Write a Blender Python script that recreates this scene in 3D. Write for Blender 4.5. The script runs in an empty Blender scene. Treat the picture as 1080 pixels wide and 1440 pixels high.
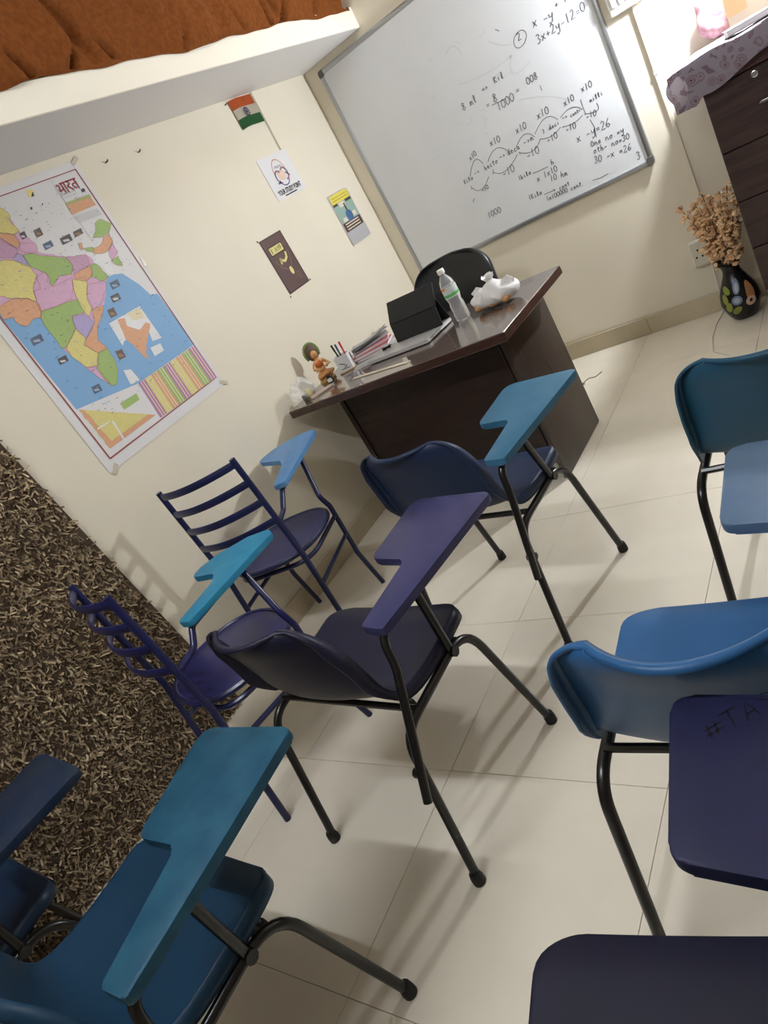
import bpy, bmesh, math, random
from mathutils import Matrix, Vector

# ------------------------------------------------------------------ camera
scene = bpy.context.scene
COL = scene.collection
cam_data = bpy.data.cameras.new('camera')
cam_data.sensor_fit = 'AUTO'
cam_data.sensor_width = 36.0
cam_data.lens = 989.67 / 1440 * 36.0
cam_data.clip_start = 0.02
cam = bpy.data.objects.new('camera', cam_data)
COL.objects.link(cam)
cam.matrix_world = Matrix((
    (0.7487514, 0.1680704, 0.6411892, 2.43236),
    (0.4436249, 0.5916783, -0.6731373, -3.87031),
    (-0.4925122, 0.7884600, 0.3684598, 1.38492),
    (0, 0, 0, 1)))
scene.camera = cam

# ------------------------------------------------------------------ world, exposure
world = bpy.data.worlds.new('world')
scene.world = world
world.use_nodes = True
world.node_tree.nodes['Background'].inputs[0].default_value = (0.9, 0.93, 1.0, 1)
world.node_tree.nodes['Background'].inputs[1].default_value = 0.05
scene.view_settings.view_transform = 'Standard'
scene.view_settings.look = 'None'
scene.view_settings.gamma = 1.0
scene.view_settings.use_curve_mapping = False
scene.view_settings.exposure = 0.0
LAMP_COLOUR = (.85, .90, .97, 1)
BULB_STRENGTH = 2080.0
NEAR_TUBE_STRENGTH = 270.0

PI = math.pi
R = math.radians
random.seed(4)
MAP_POLYS = [
('sea',[(-2.457,1.702),(-2.276,1.647),(-2.07,1.675),(-1.928,1.632),(-1.875,1.616),(-1.833,1.55),(-1.816,1.497),(-1.781,1.487),(-1.768,1.24),(-2.124,1.239),(-2.415,1.286),(-2.436,1.684)]),
('pink',[(-2.243,2.028),(-2.235,2.022),(-2.222,2.017),(-2.217,2.009),(-2.204,2.005),(-2.192,1.997),(-2.182,1.99),(-2.172,1.986),(-2.164,1.976),(-2.153,1.972),(-2.151,1.962),(-2.153,1.949),(-2.154,1.941),(-2.153,1.927),(-2.156,1.915),(-2.156,1.903),(-2.156,1.894),(-2.153,1.882),(-2.142,1.873),(-2.141,1.863),(-2.133,1.849),(-2.13,1.838),(-2.136,1.824),(-2.143,1.809),(-2.133,1.801),(-2.122,1.794),(-2.11,1.787),(-2.097,1.784),(-2.088,1.774),(-2.075,1.768),(-2.063,1.764),(-2.054,1.756),(-2.037,1.754),(-2.02,1.744),(-2.006,1.742),(-1.985,1.74),(-1.968,1.733),(-1.96,1.72),(-1.957,1.706),(-1.955,1.689),(-1.952,1.674),(-1.952,1.663),(-1.947,1.655),(-1.942,1.642),(-1.942,1.628),(-1.958,1.62),(-1.978,1.61),(-1.988,1.591),(-1.999,1.579),(-2.016,1.567),(-2.029,1.555),(-2.044,1.544),(-2.054,1.534),(-2.071,1.526),(-2.083,1.519),(-2.093,1.507),(-2.107,1.502),(-2.122,1.491),(-2.134,1.482),(-2.14,1.472),(-2.151,1.459),(-2.16,1.447),(-2.155,1.433),(-2.152,1.424),(-2.146,1.407),(-2.151,1.394),(-2.152,1.379),(-2.156,1.365),(-2.161,1.35),(-2.163,1.336),(-2.166,1.321),(-2.178,1.309),(-2.188,1.302),(-2.196,1.291),(-2.21,1.281),(-2.234,1.287),(-2.239,1.301),(-2.242,1.311),(-2.246,1.324),(-2.256,1.336),(-2.26,1.348),(-2.264,1.364),(-2.268,1.375),(-2.274,1.385),(-2.279,1.401),(-2.282,1.411),(-2.286,1.424),(-2.292,1.437),(-2.294,1.45),(-2.3,1.463),(-2.303,1.475),(-2.307,1.487),(-2.31,1.499),(-2.306,1.509),(-2.307,1.523),(-2.302,1.537),(-2.305,1.547),(-2.304,1.561),(-2.304,1.575),(-2.303,1.588),(-2.302,1.599),(-2.303,1.61),(-2.314,1.615),(-2.327,1.62),(-2.339,1.628),(-2.356,1.635),(-2.365,1.642),(-2.376,1.646),(-2.389,1.652),(-2.398,1.662),(-2.412,1.671),(-2.42,1.681),(-2.427,1.696),(-2.434,1.708),(-2.434,1.719),(-2.428,1.729),(-2.423,1.743),(-2.424,1.751),(-2.421,1.766),(-2.419,1.775),(-2.415,1.786),(-2.409,1.799),(-2.41,1.811),(-2.407,1.822),(-2.403,1.828),(-2.401,1.841),(-2.393,1.852),(-2.386,1.86),(-2.376,1.871),(-2.369,1.881),(-2.362,1.89),(-2.351,1.9),(-2.344,1.911),(-2.336,1.919),(-2.325,1.929),(-2.318,1.938),(-2.31,1.949),(-2.303,1.958),(-2.295,1.968),(-2.285,1.979),(-2.278,1.988),(-2.27,1.999),(-2.262,2.007),(-2.249,2.018)]),
('yellow',[(-2.243,2.028),(-2.232,2.025),(-2.221,2.02),(-2.206,2.015),(-2.193,2.012),(-2.184,2.004),(-2.179,1.997),(-2.17,1.99),(-2.158,1.981),(-2.153,1.972),(-2.148,1.961),(-2.148,1.949),(-2.159,1.937),(-2.163,1.926),(-2.159,1.914),(-2.156,1.906),(-2.156,1.894),(-2.176,1.889),(-2.188,1.892),(-2.201,1.902),(-2.212,1.905),(-2.223,1.912),(-2.236,1.918),(-2.243,1.924),(-2.255,1.931),(-2.266,1.937),(-2.278,1.943),(-2.284,1.948),(-2.297,1.955),(-2.289,1.964),(-2.281,1.975),(-2.274,1.986),(-2.263,1.997),(-2.261,2.007),(-2.249,2.017)]),
('orange',[(-2.225,1.91),(-2.212,1.905),(-2.199,1.898),(-2.183,1.891),(-2.183,1.874),(-2.18,1.861),(-2.204,1.844),(-2.212,1.858),(-2.221,1.87),(-2.226,1.879),(-2.232,1.889),(-2.236,1.897),(-2.252,1.902),(-2.263,1.909),(-2.276,1.915),(-2.258,1.913),(-2.243,1.911)]),
('pink',[(-2.187,1.859),(-2.173,1.852),(-2.158,1.85),(-2.146,1.843),(-2.13,1.838),(-2.134,1.824),(-2.143,1.809),(-2.163,1.813),(-2.179,1.817),(-2.192,1.826),(-2.201,1.837),(-2.191,1.849)]),
('mauve',[(-2.288,1.912),(-2.276,1.908),(-2.264,1.902),(-2.253,1.9),(-2.238,1.894),(-2.232,1.881),(-2.223,1.868),(-2.216,1.86),(-2.214,1.849),(-2.207,1.839),(-2.217,1.832),(-2.233,1.822),(-2.246,1.824),(-2.261,1.829),(-2.272,1.832),(-2.284,1.838),(-2.29,1.843),(-2.3,1.852),(-2.311,1.857),(-2.32,1.863),(-2.311,1.876),(-2.304,1.887),(-2.299,1.898)]),
('violet',[(-2.225,1.831),(-2.211,1.826),(-2.204,1.819),(-2.205,1.805),(-2.205,1.792),(-2.207,1.778),(-2.222,1.785),(-2.231,1.791),(-2.234,1.801),(-2.242,1.812),(-2.246,1.821)]),
('green',[(-2.202,1.818),(-2.181,1.815),(-2.164,1.81),(-2.155,1.802),(-2.145,1.794),(-2.132,1.788),(-2.12,1.785),(-2.107,1.776),(-2.095,1.773),(-2.083,1.765),(-2.068,1.759),(-2.055,1.755),(-2.053,1.744),(-2.052,1.729),(-2.05,1.717),(-2.063,1.707),(-2.082,1.694),(-2.095,1.698),(-2.114,1.702),(-2.13,1.707),(-2.146,1.7),(-2.163,1.692),(-2.182,1.686),(-2.181,1.699),(-2.171,1.713),(-2.167,1.727),(-2.175,1.739),(-2.185,1.75),(-2.19,1.759),(-2.201,1.766),(-2.207,1.778),(-2.205,1.791),(-2.205,1.806)]),
('mauve',[(-2.055,1.755),(-2.04,1.748),(-2.024,1.744),(-2.002,1.742),(-1.986,1.735),(-1.97,1.731),(-1.975,1.714),(-1.984,1.696),(-2.005,1.694),(-2.029,1.694),(-2.051,1.694),(-2.072,1.69),(-2.063,1.706),(-2.051,1.722),(-2.054,1.738)]),
('yellow',[(-2.401,1.841),(-2.385,1.844),(-2.375,1.845),(-2.356,1.849),(-2.344,1.851),(-2.328,1.854),(-2.317,1.848),(-2.302,1.84),(-2.292,1.832),(-2.278,1.828),(-2.263,1.822),(-2.249,1.815),(-2.241,1.807),(-2.231,1.8),(-2.221,1.789),(-2.211,1.779),(-2.209,1.768),(-2.211,1.754),(-2.205,1.743),(-2.217,1.735),(-2.229,1.725),(-2.242,1.718),(-2.254,1.707),(-2.26,1.692),(-2.266,1.678),(-2.276,1.664),(-2.287,1.675),(-2.3,1.688),(-2.314,1.691),(-2.323,1.7),(-2.338,1.706),(-2.35,1.709),(-2.362,1.716),(-2.366,1.723),(-2.379,1.73),(-2.386,1.736),(-2.39,1.747),(-2.401,1.753),(-2.404,1.762),(-2.416,1.768),(-2.421,1.777),(-2.419,1.787),(-2.411,1.799),(-2.411,1.808),(-2.407,1.819),(-2.402,1.83)]),
('pink',[(-2.215,1.734),(-2.192,1.738),(-2.172,1.743),(-2.169,1.726),(-2.177,1.716),(-2.189,1.706),(-2.183,1.696),(-2.182,1.684),(-2.164,1.685),(-2.152,1.683),(-2.134,1.683),(-2.115,1.684),(-2.099,1.683),(-2.084,1.685),(-2.095,1.674),(-2.099,1.661),(-2.112,1.647),(-2.126,1.638),(-2.134,1.63),(-2.145,1.618),(-2.161,1.62),(-2.183,1.618),(-2.199,1.62),(-2.215,1.62),(-2.23,1.62),(-2.242,1.625),(-2.258,1.628),(-2.269,1.628),(-2.286,1.629),(-2.284,1.642),(-2.278,1.658),(-2.271,1.67),(-2.266,1.684),(-2.261,1.699),(-2.246,1.697),(-2.229,1.695),(-2.223,1.707),(-2.217,1.721)]),
('orange',[(-2.429,1.714),(-2.413,1.71),(-2.402,1.702),(-2.388,1.704),(-2.368,1.705),(-2.352,1.706),(-2.342,1.703),(-2.326,1.697),(-2.316,1.695),(-2.305,1.691),(-2.293,1.685),(-2.286,1.672),(-2.28,1.662),(-2.272,1.654),(-2.278,1.64),(-2.284,1.631),(-2.292,1.62),(-2.3,1.609),(-2.321,1.619),(-2.337,1.617),(-2.352,1.611),(-2.37,1.607),(-2.383,1.618),(-2.39,1.629),(-2.391,1.64),(-2.389,1.652),(-2.406,1.657),(-2.421,1.659),(-2.423,1.67),(-2.42,1.681),(-2.432,1.686),(-2.444,1.696)]),
('green',[(-2.282,1.628),(-2.266,1.626),(-2.251,1.623),(-2.233,1.622),(-2.215,1.62),(-2.198,1.619),(-2.178,1.617),(-2.166,1.614),(-2.145,1.613),(-2.129,1.609),(-2.122,1.593),(-2.118,1.577),(-2.132,1.556),(-2.15,1.562),(-2.169,1.564),(-2.188,1.567),(-2.196,1.557),(-2.203,1.543),(-2.207,1.533),(-2.214,1.52),(-2.23,1.512),(-2.245,1.503),(-2.261,1.501),(-2.277,1.49),(-2.293,1.485),(-2.307,1.487),(-2.307,1.504),(-2.307,1.512),(-2.305,1.527),(-2.307,1.541),(-2.306,1.552),(-2.308,1.564),(-2.308,1.577),(-2.308,1.587),(-2.303,1.6),(-2.3,1.614)]),
('yellow',[(-2.092,1.675),(-2.071,1.673),(-2.058,1.67),(-2.038,1.667),(-2.042,1.65),(-2.047,1.638),(-2.059,1.625),(-2.071,1.613),(-2.085,1.599),(-2.091,1.585),(-2.093,1.571),(-2.097,1.557),(-2.11,1.548),(-2.127,1.538),(-2.133,1.561),(-2.131,1.577),(-2.128,1.588),(-2.126,1.606),(-2.12,1.625),(-2.114,1.639),(-2.108,1.653),(-2.099,1.666)]),
('orange',[(-2.071,1.689),(-2.053,1.689),(-2.034,1.692),(-2.024,1.69),(-2.006,1.694),(-1.987,1.692),(-1.991,1.678),(-1.998,1.66),(-2.024,1.654),(-2.042,1.65),(-2.055,1.656),(-2.069,1.666),(-2.081,1.669)]),
('green',[(-1.984,1.696),(-1.955,1.689),(-1.95,1.676),(-1.949,1.667),(-1.95,1.651),(-1.944,1.643),(-1.942,1.628),(-1.962,1.625),(-1.978,1.624),(-1.989,1.632),(-1.998,1.646),(-2.013,1.657),(-1.989,1.67),(-1.986,1.686)]),
('pink',[(-2.047,1.638),(-2.03,1.634),(-2.016,1.631),(-2.001,1.628),(-1.982,1.625),(-1.969,1.621),(-1.975,1.606),(-1.988,1.591),(-2.004,1.584),(-2.019,1.576),(-2.032,1.564),(-2.05,1.557),(-2.074,1.553),(-2.09,1.551),(-2.087,1.566),(-2.083,1.584),(-2.084,1.599),(-2.074,1.613),(-2.06,1.626)]),
('violet',[(-2.188,1.567),(-2.172,1.563),(-2.154,1.556),(-2.138,1.555),(-2.137,1.543),(-2.13,1.535),(-2.127,1.52),(-2.123,1.51),(-2.14,1.501),(-2.153,1.496),(-2.168,1.488),(-2.18,1.482),(-2.197,1.476),(-2.201,1.49),(-2.201,1.498),(-2.208,1.512),(-2.207,1.524),(-2.201,1.54),(-2.196,1.551)]),
('orange',[(-2.097,1.554),(-2.077,1.551),(-2.062,1.549),(-2.042,1.546),(-2.056,1.533),(-2.067,1.526),(-2.082,1.514),(-2.098,1.505),(-2.119,1.495),(-2.134,1.482),(-2.144,1.469),(-2.152,1.458),(-2.16,1.447),(-2.153,1.433),(-2.149,1.422),(-2.146,1.407),(-2.171,1.408),(-2.192,1.411),(-2.199,1.422),(-2.208,1.439),(-2.214,1.45),(-2.223,1.459),(-2.209,1.469),(-2.193,1.477),(-2.179,1.482),(-2.163,1.491),(-2.148,1.494),(-2.137,1.504),(-2.121,1.509),(-2.113,1.527),(-2.105,1.539)]),
('yellow',[(-2.208,1.526),(-2.206,1.514),(-2.204,1.499),(-2.201,1.489),(-2.198,1.475),(-2.223,1.459),(-2.215,1.447),(-2.209,1.438),(-2.201,1.422),(-2.192,1.411),(-2.201,1.397),(-2.213,1.388),(-2.225,1.374),(-2.242,1.38),(-2.254,1.384),(-2.27,1.388),(-2.275,1.398),(-2.281,1.415),(-2.286,1.426),(-2.292,1.437),(-2.296,1.45),(-2.292,1.465),(-2.296,1.478),(-2.279,1.489),(-2.261,1.497),(-2.25,1.503),(-2.231,1.512),(-2.221,1.519)]),
('pink',[(-2.274,1.392),(-2.264,1.384),(-2.25,1.379),(-2.239,1.369),(-2.236,1.355),(-2.233,1.34),(-2.233,1.324),(-2.234,1.307),(-2.229,1.289),(-2.238,1.301),(-2.246,1.315),(-2.251,1.324),(-2.257,1.338),(-2.261,1.349),(-2.264,1.364),(-2.27,1.375)]),
('green',[(-2.192,1.411),(-2.168,1.411),(-2.146,1.407),(-2.147,1.394),(-2.151,1.383),(-2.148,1.368),(-2.151,1.356),(-2.159,1.339),(-2.166,1.321),(-2.177,1.313),(-2.187,1.3),(-2.201,1.289),(-2.21,1.281),(-2.234,1.287),(-2.233,1.303),(-2.24,1.319),(-2.239,1.333),(-2.238,1.35),(-2.237,1.368),(-2.225,1.379),(-2.217,1.39),(-2.205,1.4)]),
('green',[(-1.845,1.819),(-1.828,1.824),(-1.808,1.826),(-1.8,1.817),(-1.788,1.806),(-1.775,1.795),(-1.795,1.78),(-1.812,1.769),(-1.831,1.769),(-1.852,1.764),(-1.87,1.77),(-1.896,1.775),(-1.879,1.785),(-1.862,1.793),(-1.853,1.805)]),
('orange',[(-1.923,1.741),(-1.896,1.74),(-1.873,1.744),(-1.849,1.761),(-1.829,1.764),(-1.814,1.767),(-1.819,1.751),(-1.82,1.736),(-1.841,1.726),(-1.86,1.715),(-1.89,1.709),(-1.904,1.713),(-1.919,1.718),(-1.937,1.722)]),
('pink',[(-1.825,1.733),(-1.829,1.72),(-1.831,1.706),(-1.829,1.693),(-1.854,1.683),(-1.88,1.676),(-1.878,1.689),(-1.875,1.703),(-1.863,1.712),(-1.84,1.723)]),
('green',[(-1.88,1.676),(-1.861,1.676),(-1.84,1.678),(-1.847,1.666),(-1.844,1.653),(-1.851,1.64),(-1.87,1.65),(-1.877,1.661)]),
('orange',[(-1.97,1.779),(-1.955,1.777),(-1.962,1.764),(-1.964,1.752),(-1.977,1.758)]),
('green',[(-1.96,1.755),(-1.939,1.751),(-1.921,1.747),(-1.931,1.729),(-1.946,1.737),(-1.959,1.744)]),
('paper',[(-1.948,1.723),(-1.934,1.721),(-1.917,1.715),(-1.9,1.712),(-1.887,1.711),(-1.87,1.703),(-1.877,1.692),(-1.884,1.677),(-1.893,1.664),(-1.9,1.653),(-1.907,1.642),(-1.915,1.627),(-1.941,1.63),(-1.939,1.643),(-1.936,1.66),(-1.935,1.672),(-1.951,1.682),(-1.961,1.696),(-1.953,1.711)]),
('paper',[(-2.146,1.31),(-2.114,1.298),(-2.109,1.246),(-2.158,1.25)]),
('paper',[(-2.071,1.481),(-1.897,1.48),(-1.896,1.334),(-1.945,1.342),(-1.931,1.386),(-2.06,1.399),(-2.08,1.387)]),
('orange',[(-2.027,1.478),(-2.013,1.475),(-1.993,1.469),(-2.0,1.453),(-2.006,1.441),(-1.995,1.429),(-1.981,1.417),(-1.967,1.403),(-1.948,1.408),(-1.92,1.416),(-1.902,1.403),(-1.914,1.392),(-1.927,1.382),(-1.939,1.375),(-1.954,1.363),(-1.968,1.353),(-1.983,1.343),(-1.989,1.331),(-2.004,1.321),(-2.009,1.305),(-2.014,1.288),(-2.025,1.312),(-2.029,1.328),(-2.032,1.343),(-2.034,1.356),(-2.036,1.371),(-2.045,1.389),(-2.05,1.403),(-2.045,1.416),(-2.04,1.43),(-2.037,1.448),(-2.031,1.463)]),
('beige',[(-1.974,1.48),(-1.902,1.475),(-1.907,1.43),(-1.967,1.446)]),
('paper',[(-1.974,1.325),(-1.919,1.319),(-1.924,1.288),(-1.98,1.289)]),
('yellow',[(-2.408,1.282),(-2.146,1.103),(-2.404,1.105)]),
('orange',[(-2.408,1.282),(-2.391,1.27),(-2.393,1.258),(-2.387,1.244),(-2.386,1.232),(-2.387,1.22),(-2.387,1.206),(-2.385,1.191),(-2.386,1.179),(-2.382,1.166),(-2.381,1.152),(-2.381,1.14),(-2.379,1.124),(-2.378,1.111),(-2.404,1.105),(-2.405,1.115),(-2.407,1.131),(-2.401,1.144),(-2.406,1.154),(-2.407,1.168),(-2.403,1.181),(-2.406,1.197),(-2.404,1.207),(-2.407,1.221),(-2.404,1.232),(-2.411,1.244),(-2.408,1.258),(-2.405,1.269)]),
('orange',[(-2.404,1.105),(-2.392,1.124),(-2.174,1.122),(-2.146,1.103)]),
('paper',[(-2.395,1.191),(-2.334,1.188),(-2.335,1.183),(-2.395,1.185)]),
('paper',[(-2.327,1.181),(-2.319,1.18),(-2.329,1.085),(-2.337,1.085)]),
('green',[(-2.249,1.217),(-2.16,1.213),(-2.166,1.186),(-2.251,1.189)]),
('olive',[(-1.909,1.924),(-1.784,1.921),(-1.786,1.908),(-1.912,1.914)]),
('orange',[(-1.912,1.914),(-1.786,1.908),(-1.787,1.877),(-1.914,1.877)]),
('grey',[(-1.915,1.87),(-1.792,1.865),(-1.786,1.837),(-1.906,1.841)]),
('lemon',[(-2.029,2.007),(-1.999,2.007),(-2.002,1.983),(-2.034,1.982)]),
('ink',[(-2.007,1.996),(-2.004,1.995),(-2.01,1.981),(-2.023,1.982)]),
('ink',[(-2.053,1.952),(-2.046,1.951),(-2.051,1.943),(-2.06,1.944)]),
('ink',[(-2.002,1.95),(-1.997,1.949),(-2.0,1.943),(-2.005,1.944)]),
('ink',[(-1.806,1.948),(-1.789,1.947),(-1.792,1.935),(-1.81,1.935)]),
('grey',[(-1.905,1.953),(-1.831,1.953),(-1.832,1.948),(-1.906,1.948)]),
('grey',[(-1.902,1.942),(-1.835,1.941),(-1.836,1.937),(-1.903,1.938)]),
('photo0',[(-2.162,1.886),(-2.137,1.888),(-2.142,1.866),(-2.167,1.864)]),
('grey',[(-2.163,1.878),(-2.15,1.876),(-2.148,1.868),(-2.161,1.87)]),
('photo1',[(-2.103,1.878),(-2.072,1.88),(-2.078,1.853),(-2.109,1.852)]),
('brown',[(-2.103,1.868),(-2.087,1.866),(-2.084,1.857),(-2.1,1.859)]),
('photo2',[(-2.107,1.825),(-2.065,1.827),(-2.069,1.805),(-2.111,1.803)]),
('slate',[(-2.103,1.817),(-2.081,1.814),(-2.079,1.806),(-2.101,1.809)]),
('photo0',[(-2.028,1.82),(-1.976,1.822),(-1.981,1.797),(-2.033,1.795)]),
('grey',[(-2.022,1.811),(-1.995,1.808),(-1.993,1.799),(-2.02,1.803)]),
('photo1',[(-1.959,1.822),(-1.916,1.824),(-1.92,1.804),(-1.963,1.802)]),
('brown',[(-1.955,1.815),(-1.932,1.812),(-1.93,1.805),(-1.953,1.807)]),
('photo2',[(-1.957,1.607),(-1.912,1.606),(-1.917,1.58),(-1.962,1.58)]),
('slate',[(-1.953,1.597),(-1.93,1.592),(-1.927,1.583),(-1.95,1.587)]),
('photo0',[(-1.992,1.563),(-1.948,1.562),(-1.953,1.536),(-1.997,1.537)]),
('grey',[(-1.989,1.553),(-1.966,1.549),(-1.963,1.539),(-1.986,1.543)]),
('photo1',[(-2.041,1.525),(-2.008,1.524),(-2.014,1.493),(-2.048,1.494)]),
('brown',[(-2.041,1.513),(-2.023,1.509),(-2.02,1.498),(-2.038,1.502)]),
('photo2',[(-2.389,1.567),(-2.342,1.566),(-2.348,1.54),(-2.395,1.541)]),
('slate',[(-2.385,1.558),(-2.36,1.553),(-2.359,1.543),(-2.383,1.549)]),
('photo0',[(-2.351,1.465),(-2.312,1.463),(-2.317,1.441),(-2.356,1.443)]),
('grey',[(-2.348,1.456),(-2.328,1.451),(-2.326,1.443),(-2.346,1.448)]),
('photo1',[(-2.125,1.382),(-2.092,1.379),(-2.099,1.346),(-2.132,1.349)]),
('brown',[(-2.125,1.369),(-2.108,1.365),(-2.105,1.352),(-2.123,1.357)]),
('photo2',[(-2.309,1.322),(-2.272,1.319),(-2.277,1.292),(-2.315,1.296)]),
('slate',[(-2.307,1.312),(-2.287,1.306),(-2.285,1.296),(-2.305,1.302)]),
('plum',[(-2.124,1.239),(-2.088,1.239),(-2.097,1.082),(-2.135,1.082)]),
('beige',[(-2.114,1.239),(-2.11,1.239),(-2.119,1.082),(-2.123,1.082)]),
('beige',[(-2.101,1.239),(-2.097,1.239),(-2.106,1.082),(-2.11,1.082)]),
('yellow',[(-2.088,1.239),(-2.051,1.239),(-2.058,1.081),(-2.097,1.082)]),
('beige',[(-2.077,1.239),(-2.073,1.239),(-2.081,1.081),(-2.085,1.082)]),
('beige',[(-2.064,1.239),(-2.06,1.239),(-2.068,1.081),(-2.072,1.081)]),
('orange',[(-2.051,1.239),(-2.013,1.238),(-2.019,1.08),(-2.058,1.081)]),
('beige',[(-2.039,1.239),(-2.035,1.239),(-2.042,1.081),(-2.046,1.081)]),
('beige',[(-2.026,1.239),(-2.022,1.238),(-2.028,1.081),(-2.033,1.081)]),
('green',[(-2.013,1.238),(-1.974,1.238),(-1.979,1.08),(-2.019,1.08)]),
('beige',[(-2.001,1.238),(-1.997,1.238),(-2.003,1.08),(-2.007,1.08)]),
('beige',[(-1.988,1.238),(-1.983,1.238),(-1.989,1.08),(-1.993,1.08)]),
('plum',[(-1.974,1.238),(-1.935,1.238),(-1.938,1.079),(-1.979,1.08)]),
('beige',[(-1.962,1.238),(-1.958,1.238),(-1.962,1.08),(-1.967,1.08)]),
('beige',[(-1.949,1.238),(-1.944,1.238),(-1.948,1.079),(-1.952,1.079)]),
('yellow',[(-1.935,1.238),(-1.895,1.238),(-1.897,1.079),(-1.938,1.079)]),
('beige',[(-1.923,1.238),(-1.918,1.238),(-1.921,1.079),(-1.926,1.079)]),
('beige',[(-1.909,1.238),(-1.904,1.238),(-1.907,1.079),(-1.911,1.079)]),
('orange',[(-1.895,1.238),(-1.854,1.238),(-1.854,1.078),(-1.897,1.079)]),
('beige',[(-1.882,1.238),(-1.878,1.238),(-1.879,1.078),(-1.884,1.078)]),
('beige',[(-1.868,1.238),(-1.864,1.238),(-1.865,1.078),(-1.869,1.078)]),
('green',[(-1.854,1.238),(-1.812,1.238),(-1.811,1.077),(-1.854,1.078)]),
('beige',[(-1.841,1.238),(-1.837,1.238),(-1.837,1.078),(-1.841,1.078)]),
('beige',[(-1.827,1.238),(-1.822,1.238),(-1.822,1.077),(-1.826,1.077)]),
('plum',[(-1.812,1.238),(-1.77,1.238),(-1.767,1.076),(-1.811,1.077)]),
('beige',[(-1.8,1.238),(-1.795,1.238),(-1.793,1.077),(-1.798,1.077)]),
('beige',[(-1.785,1.238),(-1.78,1.238),(-1.778,1.077),(-1.783,1.077)])]
BOARD_TEXT = [('x -y',(1.226,1.612),(1.33,1.599)),('+ 1',(1.347,1.626),(1.41,1.624)),('3x+2y-12=0',(1.218,1.543),(1.468,1.55)),('2',(1.142,1.602),(1.163,1.603)),('8 ml',(0.754,1.476),(0.848,1.482)),('=>',(0.886,1.501),(0.924,1.501)),('Kil.',(0.959,1.504),(1.038,1.505)),('=',(0.875,1.427),(0.897,1.428)),('8',(0.918,1.431),(0.943,1.431)),('1000',(0.921,1.387),(1.023,1.388)),('=',(1.038,1.409),(1.062,1.409)),('.008',(1.083,1.415),(1.165,1.417)),('Kilo',(0.592,1.161),(0.651,1.164)),('->',(0.665,1.174),(0.701,1.175)),('hecto',(0.729,1.171),(0.814,1.175)),('->',(0.827,1.183),(0.865,1.181)),('deca',(0.876,1.18),(0.95,1.18)),('->m',(0.973,1.182),(1.034,1.186)),(')',(1.083,1.185),(1.099,1.186)),('deci',(1.119,1.186),(1.178,1.189)),('->',(1.195,1.197),(1.224,1.196)),('centi',(1.236,1.189),(1.292,1.192)),('milli',(1.343,1.203),(1.412,1.206)),('x10',(0.677,1.251),(0.727,1.261)),('x10',(0.81,1.26),(0.874,1.259)),('x10',(0.96,1.249),(1.024,1.248)),('x10',(1.085,1.258),(1.153,1.257)),('x10',(1.227,1.246),(1.285,1.25)),('x10',(1.324,1.26),(1.381,1.261)),('/10',(0.664,1.081),(0.709,1.083)),('/10',(0.806,1.095),(0.881,1.095)),('/10',(0.961,1.118),(1.035,1.116)),('/10',(1.086,1.136),(1.146,1.135)),('/10',(1.189,1.139),(1.245,1.135)),('/10',(1.299,1.145),(1.352,1.139)),('x -y=26',(1.22,1.072),(1.395,1.067)),('One no.=y',(1.273,1.022),(1.44,1.01)),('oth- no=30',(1.273,0.987),(1.453,0.973)),('30 -x =26',(1.26,0.944),(1.444,0.923)),('1kilo',(0.876,1.043),(0.952,1.046)),('h.',(1.063,1.037),(1.099,1.037)),('x 1x10',(0.963,0.995),(1.083,0.995)),('10 hm',(1.025,0.965),(1.122,0.955)),('1Kilo',(0.884,0.931),(0.963,0.93)),('cent',(1.052,0.908),(1.112,0.908)),('1x100000 cent.',(0.968,0.886),(1.18,0.876)),('1000',(0.634,0.942),(0.72,0.943)),('3',(1.448,0.868),(1.471,0.868))]
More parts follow.
